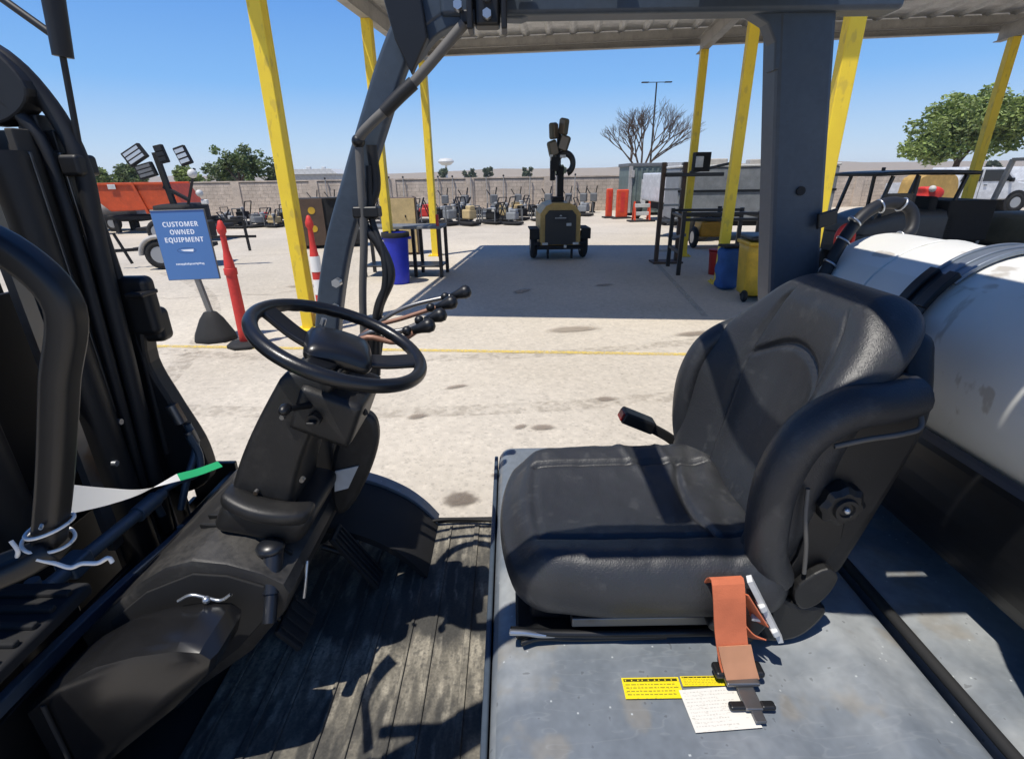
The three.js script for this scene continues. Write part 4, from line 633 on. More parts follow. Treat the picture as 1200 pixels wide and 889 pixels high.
{ // delineator posts
  const mk = (label, pos, banded) => { const o = thing('delineator_post', label, 'post', pos, 0.2); part(o, 'base', (() => { const g = lathe([[0, 0], [0.2, 0], [0.2, 0.035], [0.17, 0.05], [0.06, 0.06], [0, 0.06]], 8); g.rotateY(0.39); return g; })(), M.rubber); part(o, 'tube', lathe([[0, 0.05], [0.062, 0.05], [0.06, 0.2], [0.055, 0.85], [0.052, 0.9], [0.04, 1.0], [0.032, 1.05], [0.028, 1.22], [0.045, 1.25], [0.045, 1.29], [0.03, 1.33], [0.02, 1.36], [0, 1.37]], 20), M.coneRed); if (banded) for (const y of [0.55, 0.82]) part(o, 'reflective_band', lathe([[0.0585, y - 0.09], [0.0605, y - 0.088], [0.0585, y + 0.088], [0.0565, y + 0.09]], 20), M.chalk); else part(o, 'collar', lathe([[0.058, 0.80], [0.066, 0.805], [0.066, 0.87], [0.055, 0.875]], 20), M.coneRed); return o; };
  const a = mk('plain red plastic delineator post beside the blue sign', [-3.02, 0, -5.55], false);
  a.rotation.set(0, 0.2, 0); 
  mk('red delineator post with white bands right beside the yellow canopy post', [-2.30, 0, -6.1], true);
}
// left of the canopy: benches, bins, cabinets
{ const b = thing('steel_workbench', 'black steel workbench by the yellow post behind blue bin', 'workbench', [-2.0, 0, -9.95], -0.1);
  part(b, 'top', rbox(1.55, 0.05, 0.6, 0.008, 0, 0.9, 0), M.greyPanel); for (const x of [-0.74, -0.2, 0.25, 0.74]) for (const z of [-0.26, 0.26]) part(b, 'leg', rbox(0.06, 0.88, 0.06, 0.006, x, 0.44, z), M.blackPaint); part(b, 'shelf', rbox(1.5, 0.03, 0.55, 0.006, 0, 0.2, 0), M.blackPaint); part(b, 'end_post', rbox(0.05, 0.75, 0.05, 0.005, 0.72, 0.75, 0.25), M.red); }
{ const b = thing('waste_bin', 'cobalt blue plastic waste bin in front of black workbench', 'bin', [-1.98, 0, -9.1], 0.1);
  const g = lathe([[0, 0.02], [0.17, 0.0], [0.18, 0.02], [0.215, 0.8], [0.235, 0.83], [0.235, 0.87], [0.215, 0.87], [0.17, 0.1], [0, 0.08]], 16); part(b, 'bin_body', g, M.blueBin); part(b, 'handle', [rbox(0.06, 0.05, 0.04, 0.01, -0.235, 0.78, 0), rbox(0.06, 0.05, 0.04, 0.01, 0.235, 0.78, 0)], M.blueBin); part(b, 'bin_liner', lathe([[0.238, 0.80], [0.242, 0.82], [0.24, 0.88], [0.21, 0.885]], 16), M.blackMatte); }
{ const b = thing('tan_cabinet', 'tan sheet metal cabinet standing behind the black workbench', 'cabinet', [-2.55, 0, -12.9], 0.1); part(b, 'carcass', rbox(0.62, 1.3, 0.5, 0.015, 0, 0.66, 0), M.brown); part(b, 'door', rbox(0.58, 1.24, 0.02, 0.006, 0, 0.68, 0.262), M.tan); part(b, 'latch', rbox(0.03, 0.05, 0.03, 0.005, 0.06, 0.9, 0.28), M.blackPaint); }
{ const b = thing('brown_cabinet', 'brown metal storage cabinet with two round yellow stickers', 'cabinet', [-5.1, 0, -14.5], 0.25); part(b, 'carcass', [rbox(1.5, 1.2, 0.7, 0.015, 0.2, 0.68, 0)], M.blackMatte); part(b, 'side_panel', rbox(0.66, 1.18, 0.03, 0.006, -0.24, 0.68, 0.37), M.brown); part(b, 'open_bay', [rbox(0.74, 0.04, 0.6, 0.006, 0.56, 0.62, 0.06), rbox(0.74, 0.04, 0.04, 0.006, 0.56, 1.27, 0.37)], M.rubber); for (const y of [0.98, 0.52]) part(b, 'round_sticker', rod([-0.2, y, 0.386], [-0.2, y, 0.392], 0.09, 0.09, 20), M.binYellow); part(b, 'skid', rbox(1.5, 0.08, 0.1, 0.01, 0.2, 0.05, 0.2), M.blackMatte); }
// right side under the canopy
{ const b = thing('parts_rack', 'black steel bench frame between two yellow posts', 'rack', [3.55, 0, -9.9], -0.1);
  for (const x of [-0.4, 0.9]) for (const z of [-0.5, 0.5]) part(b, 'upright', rbox(0.07, 1.12, 0.07, 0.006, x, 0.56, z), M.blackPaint); for (const y of [1.08, 0.98]) part(b, 'top_rail', [rbox(1.36, 0.05, 0.05, 0.006, 0.25, y, 0.5), rbox(1.36, 0.05, 0.05, 0.006, 0.25, y, -0.5)], M.blackPaint); for (const x of [-0.4, 0.9]) part(b, 'cross_rail', [rbox(0.05, 0.05, 1.0, 0.006, x, 1.03, 0), rbox(0.05, 0.05, 1.0, 0.006, x, 0.4, 0)], M.blackPaint); part(b, 'brace', bar([-0.36, 0.72, 0.52], [-0.36, 0.55, -0.5], 0.05), M.greyPanel); }
{ const b = thing('mast_frame', 'weathered upright steel frame with crossarm strapped to yellow post', 'rack', [3.08, 0, -10.9], 0); for (const x of [0, 0.42]) part(b, 'upright', rbox(0.08, 1.95, 0.08, 0.01, x, 0.98, 0), M.brown); for (let i = 0; i < 6; i++) part(b, 'rung', rbox(0.36, 0.04, 0.06, 0.006, 0.21, 0.25 + i * 0.3, 0), M.roofSteel); part(b, 'foot', rbox(0.62, 0.04, 0.4, 0.008, 0.21, 0.021, 0), M.brown); part(b, 'crossarm', [rbox(1.15, 0.07, 0.08, 0.008, 0.6, 1.72, 0.06), bar([0.5, 1.76, 0.06], [1.3, 1.92, 0.06], 0.05)], M.blackPaint); part(b, 'top_box', rbox(0.3, 0.35, 0.2, 0.01, 0.72, 1.95, 0.02), M.blackMatte); part(b, 'lamp', rbox(0.14, 0.2, 0.05, 0.01, 0.64, 1.95, 0.15), M.white); }
{ const b = thing('oil_bucket', 'red plastic bucket on the ground by the bench frame', 'bucket', [3.82, 0, -9.5]); part(b, 'bucket_body', lathe([[0, 0], [0.13, 0], [0.155, 0.38], [0.165, 0.39], [0.165, 0.42], [0, 0.42]], 18), M.red); part(b, 'lid', lathe([[0, 0.425], [0.172, 0.425], [0.172, 0.45], [0, 0.455]], 18), M.red); }
{ const b = thing('blue_drum', 'crumpled blue plastic drum beside the yellow wheeled bin', 'drum', [3.48, 0, -8.2]); part(b, 'drum_body', softBox(0.32, 0.66, 0.32, 0.1, 10, 20, 10, q => { q.x += 0.015 * Math.sin(q.y * 22 + q.z * 9); q.z += 0.015 * Math.sin(q.y * 17 + q.x * 13); }).translate(0, 0.335, 0), M.blueRag); part(b, 'drum_lid', rbox(0.3, 0.04, 0.3, 0.02, 0, 0.675, 0), M.blackMatte); }
{ const b = thing('wheeled_bin', 'yellow wheeled waste bin with black lid beside rear guard post', 'bin', [3.62, 0, -7.45], -0.1);
  const g = softBox(0.52, 0.74, 0.5, 0.03, 6, 6, 6, q => { const h = (q.y + 0.37) / 0.74; q.x *= 0.84 + 0.16 * h; q.z *= 0.82 + 0.18 * h; }); g.translate(0, 0.45, 0); part(b, 'bin_body', g, M.binYellow); part(b, 'rim', rbox(0.56, 0.05, 0.54, 0.015, 0, 0.82, 0), M.binYellow); part(b, 'lid', softBox(0.54, 0.07, 0.54, 0.03, 8, 3, 8, q => { q.y += 0.02 * Math.cos(q.x * 5); }).translate(0.02, 0.885, 0), M.blackPaint); for (const s of [-1, 1]) wheelAt(b, s * 0.22, 0.2, 0.085, 0.06, M.blackPaint, 'wheel'); part(b, 'stencil_mark', [rbox(0.1, 0.035, 0.004, 0.001, -0.02, 0.6, 0.243), rbox(0.08, 0.03, 0.004, 0.001, 0.11, 0.6, 0.243)], M.blackMatte); part(b, 'foot', rbox(0.3, 0.08, 0.1, 0.01, 0, 0.045, -0.16), M.blackMatte); }
{ // enclosed grey trailer behind
  const b = thing('box_trailer', 'long grey enclosed equipment trailer parked beyond the yellow posts', 'trailer', [6.6, 0, -15.2], -0.1);
  part(b, 'box_body', rbox(4.0, 1.35, 1.9, 0.04, 0, 1.2, 0), M.trailerGrey); part(b, 'roof', rbox(4.04, 0.06, 1.94, 0.02, 0, 1.91, 0), M.white); part(b, 'frame', rbox(4.1, 0.12, 1.7, 0.01, 0, 0.46, 0), M.blackMatte); part(b, 'rub_rail', [rbox(4.02, 0.06, 0.02, 0.004, 0, 1.3, 0.962)], M.blackPaint); for (const x of [-1.3, 0.9]) wheelAt(b, x, 0.9, 0.36, 0.22, M.rimGrey, 'wheel', 'z'); part(b, 'roof_gear', [rbox(0.5, 0.16, 0.4, 0.03, -0.9, 2.02, 0.2), rbox(0.4, 0.14, 0.4, 0.03, 0.1, 2.0, 0.3)], M.roofSteel); part(b, 'red_cap', rbox(0.28, 0.22, 0.3, 0.05, 0.55, 2.05, 0.5), M.red); part(b, 'spare_tyre', (() => { const g = new THREE.TorusGeometry(0.13, 0.07, 8, 18); g.translate(0.98, 2.08, 0.6); return g; })(), M.tyre); }
{ const b = thing('generator_unit', 'amber yellow portable generator on wheels by the rack', 'generator', [5.0, 0, -13.2], 0); part(b, 'tank_body', rbox(0.6, 0.36, 0.5, 0.05, 0, 0.45, 0), M.amber); part(b, 'engine', [rbox(0.4, 0.2, 0.4, 0.03, 0, 0.74, 0), rod([0.2, 0.8, 0], [0.2, 0.98, 0], 0.05)], M.blackMatte); wheelAt(b, -0.4, 0.1, 0.26, 0.12); wheelAt(b, 0.36, 0.1, 0.26, 0.12); part(b, 'bulb_cover', rbox(0.12, 0.1, 0.02, 0.01, -0.1, 0.8, 0.21), M.white); }
{ // white service truck seen from behind, its body running right
  const b = thing('service_truck', 'white service truck with red tail lamps backed up near the grey container', 'truck', [6.2, 0, -19.2], 0.1);
  part(b, 'rear_pillar', rbox(0.46, 1.15, 0.25, 0.08, -0.55, 1.32, 0.85), M.whitePaint); part(b, 'cargo_body', rbox(1.5, 1.05, 4.2, 0.05, 0.45, 1.25, -1.4), M.whitePaint); part(b, 'tail_lamp', [rbox(0.2, 0.3, 0.05, 0.02, -0.55, 1.02, 0.975)], M.red); part(b, 'upper_lamp', [rbox(0.16, 0.18, 0.05, 0.02, -0.6, 1.4, 0.975)], M.copper); part(b, 'light_hole', rbox(0.2, 0.1, 0.04, 0.02, -0.55, 1.68, 0.965), M.blackPaint); part(b, 'bumper', rbox(1.7, 0.22, 0.3, 0.05, 0.1, 0.62, 0.95), M.blackPaint); part(b, 'hitch', rbox(0.08, 0.25, 0.1, 0.01, -0.25, 0.42, 0.98), M.blackMatte); wheelAt(b, -0.55, -0.2, 0.36, 0.24); wheelAt(b, 0.95, -0.2, 0.36, 0.24); wheelAt(b, -0.55, -3.2, 0.36, 0.24); part(b, 'axle', [rod([-0.55, 0.36, -0.2], [0.95, 0.36, -0.2], 0.06), rbox(0.7, 0.3, 4.0, 0.02, 0.2, 0.6, -1.4)], M.blackMatte); part(b, 'lettering', [rbox(0.2, 0.14, 0.01, 0.003, -0.1, 1.35, 0.71), rbox(0.26, 0.08, 0.01, 0.003, -0.05, 1.58, 0.71)], M.greyPanel); }
{ const b = thing('container_office', 'grey green storage container with white notice board on its wall', 'container', [6.9, 0, -25.2], 0); part(b, 'container_body', rbox(3.2, 1.95, 2.2, 0.03, 0, 1.1, 0), M.greenGrey); for (let i = 0; i < 12; i++) part(b, 'wall_rib', rbox(0.1, 1.7, 0.05, 0.01, -1.3 + i * 0.24, 1.12, 1.11), M.greenGrey); part(b, 'roof_edge', rbox(3.3, 0.14, 2.3, 0.02, 0, 2.12, 0), M.greyPanel); part(b, 'notice_board', rbox(0.78, 1.02, 0.03, 0.006, -0.65, 1.02, 1.16), M.white); part(b, 'corner_post', [rbox(0.16, 1.95, 0.1, 0.01, -1.53, 1.1, 1.1), rbox(0.14, 0.3, 0.05, 0.01, -1.45, 1.75, 1.17)], M.roofSteel); part(b, 'paper', rbox(0.6, 0.34, 0.02, 0.004, 0.35, 2.0, 1.16), M.white); part(b, 'skid', rbox(3.0, 0.14, 2.0, 0.01, 0, 0.07, 0), M.blackMatte); }
for (const [x, z, k, l] of [[4.28, -23.0, 0, 'slim orange barricade post beside the block wall'], [4.75, -22.6, 1, 'wide orange plastic barrier panel beside the grey container'], [5.2, -21.0, 2, 'low orange and white barricade in front of the container']]) {
  const b = thing('barricade', l, 'barricade', [x, 0, z], 0.1); const h = [1.15, 1.12, 0.75][k], w = [0.28, 0.5, 0.6][k];
  if (k === 2) { part(b, 'frame', [bar([-w / 2, 0, 0.15], [-w / 2, h, 0], 0.06), bar([w / 2, 0, 0.15], [w / 2, h, 0], 0.06), bar([-w / 2, 0, -0.15], [-w / 2, h, 0], 0.06), bar([w / 2, 0, -0.15], [w / 2, h, 0], 0.06)], M.safetyOrange); for (const y of [0.3, 0.6]) part(b, 'rail', rbox(w, 0.14, 0.04, 0.01, 0, y, 0.06), M.white); } else { part(b, 'panel', rbox(w, h, 0.16, 0.05, 0, h / 2 + 0.04, 0), M.safetyOrange); part(b, 'slot', rbox(w * 0.35, h * 0.7, 0.01, 0.004, 0, h / 2 + 0.1, 0.083), M.coneRed); }
  part(b, 'foot', rbox(w * 1.7, 0.06, 0.5, 0.02, 0, 0.03, 0), M.rubber);
}
{ // utility cart with black roof
  const b = thing('utility_cart', 'dark utility cart with flat black roof parked behind the gas cylinder', 'cart', [6.4, 0, -8.9], 0.05); b.scale.x = 0.92;
  part(b, 'roof', softBox(1.75, 0.07, 1.15, 0.03, 16, 3, 8, q => { q.y += 0.03 * Math.cos(q.x * 1.4); }).translate(0.05, 1.68, 0), M.blackPaint); part(b, 'cart_body', softBox(1.75, 0.72, 1.1, 0.08, 12, 6, 8, q => { if (q.y > 0) q.y -= 0.14 * sstep(-0.2, -0.85, q.x); }).translate(-0.05, 0.80, 0), M.cartGrey);
  for (const [x0, x1] of [[-0.75, -0.55], [-0.1, -0.1], [0.55, 0.75]]) for (const z of [-0.48, 0.48]) part(b, 'roof_post', bar([x0, 0.9, z], [x1, 1.66, z], 0.045), M.blackPaint);
  part(b, 'windscreen', [rbox(0.5, 0.42, 0.02, 0.006, -0.35, 1.2, 0.49)], M.glassDark); part(b, 'seat_back', rbox(0.14, 0.5, 0.95, 0.05, 0.32, 1.1, 0), M.blackMatte); part(b, 'cargo_box', [rbox(0.85, 0.62, 1.1, 0.03, 0.95, 0.98, 0)], M.blackMatte); part(b, 'beacon', rod([-0.35, 1.7, 0], [-0.35, 1.79, 0], 0.03), M.blackPaint); for (const x of [-0.6, 0.7]) for (const z of [-0.5, 0.5]) wheelAt(b, x, z, 0.26, 0.2, M.rimGrey, 'wheel', 'z'); part(b, 'steering_ring', (() => { const g = new THREE.TorusGeometry(0.15, 0.015, 8, 20); g.rotateY(0.5); g.translate(-0.3, 1.1, 0.2); return g; })(), M.blackPaint); }
{ const b = thing('hose_reel', 'red framed hose reel mounted low behind the yellow front post', 'reel', [4.1, 0, -6.4], 0); part(b, 'reel_frame', (() => { const g = new THREE.TorusGeometry(0.13, 0.03, 8, 20); g.scale(0.8, 1.15, 1); g.translate(0, 0.98, 0); return g; })(), M.red); part(b, 'stand', [rbox(0.05, 0.9, 0.05, 0.006, 0, 0.45, 0), rbox(0.4, 0.04, 0.35, 0.01, 0, 0.025, 0), rbox(0.2, 0.05, 0.08, 0.01, 0, 0.82, 0)], M.blackPaint); part(b, 'coil', rod([0, 0.98, -0.05], [0, 0.98, 0.02], 0.05), M.blackMatte); }
{ const b = thing('yellow_loader_bucket', 'pale yellow machine bucket beyond the utility cart', 'bucket', [12.6, 0, -16.3], 0.1); b.scale.set(0.62, 0.95, 0.7); part(b, 'bucket_shell', plate(smoothPts([[-1.0, 0.5], [1.1, 0.5], [1.15, 1.35], [0.9, 1.65], [-0.9, 1.6], [-1.05, 1.2]], 30), 0.9, 0.03), M.catYellow); part(b, 'arm', [rbox(0.2, 0.5, 0.3, 0.02, 0.9, 0.3, 0.3), rbox(0.2, 0.5, 0.3, 0.02, -0.8, 0.3, 0.3)], M.copper); }
{ const b = thing('red_compressor', 'rusty red compressor standing beside the utility cart', 'compressor', [10.6, 0, -13.6], 0); part(b, 'pump', softBox(0.5, 0.5, 0.4, 0.12, 8, 8, 8, q => { q.x += 0.04 * Math.sin(q.y * 17); }).translate(0, 1.1, 0), M.coneRed); part(b, 'receiver', rod([-0.5, 0.55, 0], [0.6, 0.55, 0], 0.24, 0.24, 18), M.blackMatte); part(b, 'foot', [rbox(0.08, 0.4, 0.4, 0.01, -0.35, 0.2, 0), rbox(0.08, 0.4, 0.4, 0.01, 0.45, 0.2, 0), rbox(0.3, 0.2, 0.3, 0.02, 0, 0.82, 0)], M.blackMatte); part(b, 'gauge', ball(0.08, -0.1, 1.3, 0.2), M.white); }
{ // white pickup beyond
  const b = thing('pickup_truck', 'white crew cab pickup truck parked under the green tree', 'pickup', [19.7, 0, -23.6], 0.0);
  const side = plate([[-2.7, 0.55], [2.75, 0.5], [2.8, 0.85], [2.7, 1.12], [1.65, 1.22], [1.0, 1.78], [-0.75, 1.82], [-1.0, 1.22], [-2.7, 1.2]], 1.8, 0.05); part(b, 'cab_body', side, M.whitePaint);
  for (const [x0, x1, xa, xb] of [[-0.85, 0.0, -0.68, 0.0], [0.1, 1.45, 0.1, 0.92]]) part(b, 'side_window', plate([[x0, 1.25], [x1, 1.25], [xb, 1.7], [xa, 1.7]], 1.84, 0.01), M.glassDark);
  part(b, 'door_seam', [rbox(0.02, 1.0, 1.83, 0.004, 0.05, 0.9, 0), rbox(0.02, 0.7, 1.83, 0.004, -0.95, 0.85, 0)], M.greyPanel);
  for (const x of [-1.75, 1.75]) { part(b, 'wheel_arch', rod([x, 0.42, -0.915], [x, 0.42, 0.915], 0.47, 0.47, 24), M.blackMatte); for (const z of [-0.82, 0.82]) wheelAt(b, x, z, 0.4, 0.26, M.rimGrey, 'wheel', 'z'); }
  part(b, 'bumper', [rbox(0.2, 0.25, 1.8, 0.05, 2.8, 0.6, 0), rbox(0.2, 0.22, 1.7, 0.05, -2.75, 0.6, 0)], M.rimGrey); part(b, 'head_lamp', rbox(0.12, 0.2, 1.5, 0.04, 2.74, 0.95, 0), M.lamp); part(b, 'mirror', [rbox(0.1, 0.16, 0.18, 0.03, 1.25, 1.3, 0.99), rbox(0.1, 0.16, 0.18, 0.03, 1.25, 1.3, -0.99)], M.blackPaint); part(b, 'door_handle', [rbox(0.14, 0.04, 0.03, 0.01, 0.25, 1.1, 0.93), rbox(0.14, 0.04, 0.03, 0.01, -0.75, 1.1, 0.93)], M.blackPaint); }
{ const b = thing('parked_car', 'white sport utility car parked behind the white pickup truck', 'car', [26.6, 0, -26.0], 0.0);
  part(b, 'car_body', plate([[-2.4, 0.45], [2.4, 0.45], [2.45, 0.95], [1.5, 1.15], [0.8, 1.8], [-2.1, 1.82], [-2.4, 1.2]], 1.8, 0.05), M.whitePaint); for (const [x0, x1, xa, xb] of [[-2.05, -1.0, -1.95, -1.0], [-0.9, 0.05, -0.9, 0.05], [0.15, 1.2, 0.15, 0.72]]) part(b, 'side_window', plate([[x0, 1.2], [x1, 1.2], [xb, 1.68], [xa, 1.68]], 1.84, 0.01), M.glassDark); for (const x of [-1.5, 1.5]) for (const z of [-0.8, 0.8]) wheelAt(b, x, z, 0.37, 0.26, M.rimGrey, 'wheel', 'z'); part(b, 'head_lamp', rbox(0.12, 0.18, 1.5, 0.04, 2.4, 0.85, 0), M.lamp); }
{ // khaki buggy at the right edge
  const b = thing('roll_cage_buggy', 'khaki roll cage buggy with dark seat parked beside the canopy post', 'buggy', [8.75, 0, -8.6], 0.1);
  part(b, 'tub', softBox(1.5, 0.55, 1.2, 0.12, 10, 6, 8).translate(0.1, 0.8, 0), M.khaki); part(b, 'skirt', rbox(1.5, 0.3, 1.1, 0.04, 0.1, 0.42, 0), M.blackMatte); for (const z of [-0.52, 0.52]) part(b, 'cage_bar', [bar([-0.62, 0.7, z], [-0.38, 1.88, z], 0.06), bar([-0.38, 1.88, z], [0.6, 1.9, z], 0.05), bar([0.6, 1.9, z], [0.75, 1.0, z], 0.06)], M.roofSteel); part(b, 'cage_crossbar', [bar([-0.38, 1.88, -0.52], [-0.38, 1.88, 0.52], 0.05), bar([0.6, 1.9, -0.52], [0.6, 1.9, 0.52], 0.05)], M.roofSteel); part(b, 'seat', [softBox(0.5, 0.4, 0.9, 0.1, 5, 5, 6).translate(0.25, 1.22, 0)], M.blackMatte); for (const x of [-0.55, 0.7]) for (const z of [-0.6, 0.6]) wheelAt(b, x, z, 0.3, 0.22, M.rimGrey, 'wheel', 'z'); part(b, 'front_guard', [bar([-0.75, 0.35, 0.4], [-0.62, 0.9, 0.4], 0.03), bar([-0.75, 0.35, -0.4], [-0.62, 0.9, -0.4], 0.03), bar([-0.72, 0.5, -0.4], [-0.72, 0.5, 0.4], 0.03)], M.white); }
// left yard
{ const b = thing('orange_dump_hopper', 'orange steel dump hopper standing behind the blue sign', 'hopper', [-13.3, 0, -19.8], 0.05);
  const g = plate([[-1.75, 1.66], [1.3, 1.68], [1.75, 0.85], [-0.85, 0.78]], 1.5, 0.03); part(b, 'hopper_body', g, M.orange); part(b, 'rim', [rbox(3.1, 0.08, 0.08, 0.01, -0.25, 1.69, 0.76), rbox(3.1, 0.08, 0.08, 0.01, -0.25, 1.69, -0.76)], M.orange); part(b, 'stiffener', bar([0.15, 1.72, 0.78], [0.45, 0.7, 0.78], 0.09), M.orange); part(b, 'label_plate', rbox(0.26, 0.16, 0.01, 0.002, -0.55, 1.6, 0.81), M.white); part(b, 'frame', [rbox(2.6, 0.12, 1.3, 0.01, 0.1, 0.55, 0), rbox(0.14, 0.5, 0.14, 0.01, -0.9, 0.3, 0.55), rbox(0.14, 0.5, 0.14, 0.01, 1.0, 0.3, 0.55), rbox(0.14, 0.5, 0.14, 0.01, -0.9, 0.3, -0.55), rbox(0.14, 0.5, 0.14, 0.01, 1.0, 0.3, -0.55)], M.blackMatte); }
{ const b = thing('water_trailer', 'grey water tank trailer parked behind the orange hopper', 'trailer', [-15.6, 0, -20.8], 0); part(b, 'tank_body', rod([-1.0, 0.85, 0], [1.4, 0.85, 0], 0.42, 0.42, 22), M.roofSteel); part(b, 'chassis', rbox(2.8, 0.14, 1.0, 0.01, 0.2, 0.42, 0), M.blackMatte); wheelAt(b, -0.3, 0.5, 0.3, 0.2, M.rimGrey, 'wheel', 'z'); wheelAt(b, 0.5, 0.5, 0.3, 0.2, M.rimGrey, 'wheel', 'z'); part(b, 'stand', [rbox(0.06, 0.5, 0.06, 0.005, 1.2, 0.25, 0.3)], M.blackMatte); }
{ const b = thing('striped_barrier', 'black and white diagonally striped barrier board behind the forklift mast', 'barrier', [-15.7, 0, -20.9], 0.05); part(b, 'board', rbox(2.2, 0.66, 0.05, 0.01, 0, 1.25, 0), M.blackMatte); for (let i = 0; i < 7; i++) part(b, 'stripe', plate([[-1.0 + i * 0.3, 0.95], [-0.88 + i * 0.3, 0.95], [-0.72 + i * 0.3, 1.55], [-0.84 + i * 0.3, 1.55]], 0.01, 0).translate(0, 0, 0.032), M.white); for (const x of [-0.9, 0.9]) part(b, 'leg', rbox(0.08, 0.95, 0.4, 0.01, x, 0.475, 0), M.blackMatte); }
{ const b = thing('red_machine', 'red engine driven machine behind the forklift mast hoses', 'machine', [-15.3, 0, -18.9], 0); part(b, 'cover', softBox(1.0, 0.6, 0.8, 0.1, 6, 6, 6).translate(0, 1.35, 0), M.red); part(b, 'label_plate', rbox(0.4, 0.2, 0.02, 0.004, 0.1, 1.35, 0.41), M.white); part(b, 'skid_frame', [rbox(0.9, 1.0, 0.7, 0.02, 0, 0.55, 0)], M.blackMatte); wheelAt(b, -0.3, 0.4, 0.25, 0.15, M.rimGrey, 'wheel', 'z'); wheelAt(b, 0.3, 0.4, 0.25, 0.15, M.rimGrey, 'wheel', 'z'); }
{ // second light tower, lamps tipped, left yard
  const b = thing('light_tower_trailer', 'black light tower trailer with four tilted lamp heads in front of trees', 'light tower', [-10.4, 0, -16.6], 0.1);
  part(b, 'mast', [bar([0.15, 0.4, 0], [-0.1, 2.55, 0], 0.14), bar([0.3, 0.5, 0.1], [1.3, 0.7, 0.1], 0.1), bar([-0.1, 1.6, 0], [0.6, 1.2, 0.1], 0.09)], M.blackMatte);
  for (const [x, y, w, h, rz, m] of [[-0.62, 2.48, 0.62, 0.42, 0.5, M.lamp], [-0.42, 2.05, 0.52, 0.4, 0.25, M.greyPanel], [0.72, 2.45, 0.34, 0.52, 0.3, M.lamp], [0.12, 2.5, 0.26, 0.5, 0.2, M.blackPaint]]) { const g = rbox(w, h, 0.16, 0.03); g.rotateZ(rz); g.translate(x, y, 0.1); const L = part(b, 'lamp_head', g, M.blackMatte); for (let k = 0; k < 3; k++) { const f = rbox(w * 0.8, h * 0.2, 0.02, 0.005, 0, -h * 0.28 + k * h * 0.28, 0.085); f.rotateZ(rz); f.translate(x, y, 0.1); part(L, 'lamp_bar', f, m); } }
  part(b, 'housing', softBox(1.0, 0.7, 1.6, 0.08, 6, 6, 6).translate(0.1, 0.75, -0.4), M.blackMatte); part(b, 'frame', [rbox(2.4, 0.1, 1.2, 0.01, 0.2, 0.4, -0.2)], M.blackMatte); wheelAt(b, -0.3, 0.5, 0.34, 0.2, M.rimGrey, 'wheel', 'z'); wheelAt(b, 0.6, 0.5, 0.34, 0.2, M.rimGrey, 'wheel', 'z'); part(b, 'side_lamp', [ball(0.13, 0.9, 1.95, 0.2), ball(0.1, 1.0, 1.4, 0.25), rbox(0.2, 0.14, 0.1, 0.03, 1.1, 1.15, 0.25)], M.white); part(b, 'arm', bar([0.5, 1.0, 0.1], [0.95, 2.1, 0.1], 0.06), M.blackMatte); }
{ const b = thing('small_trailer', 'small dark utility trailer with grey wheel just behind the blue sign', 'trailer', [-7.5, 0, -11.5], 0.2); part(b, 'bed', [rbox(0.9, 0.35, 0.9, 0.03, 0.45, 0.75, 0), rbox(1.2, 0.08, 0.7, 0.01, 0.3, 0.42, 0)], M.blackMatte); wheelAt(b, 0.0, 0.45, 0.31, 0.18, M.rimGrey, 'wheel', 'z'); wheelAt(b, 0.0, -0.45, 0.31, 0.18, M.rimGrey, 'wheel', 'z'); part(b, 'fender', (() => { const g = new THREE.TorusGeometry(0.36, 0.05, 8, 20, Math.PI); g.scale(1, 1, 2); g.translate(0, 0.31, 0.45); return g; })(), M.roofSteel); part(b, 'drawbar', [bar([-0.1, 0.4, 0], [-1.1, 0.38, 0.1], 0.06), rod([-0.75, 0.1, 0.1], [-0.95, 0.75, 0.1], 0.03), bar([-0.3, 0.42, -0.3], [-0.7, 0.39, 0], 0.05)], M.blackMatte); part(b, 'side_arm', [bar([0.9, 0.62, 0.3], [1.9, 0.6, 0.3], 0.05), bar([0.9, 0.9, 0.3], [1.7, 0.95, 0.3], 0.05), bar([1.7, 0.95, 0.3], [1.72, 0.3, 0.3], 0.05)], M.blackMatte); part(b, 'red_tail_lamp', rbox(0.1, 0.06, 0.04, 0.01, -0.4, 0.45, 0.2), M.red); }
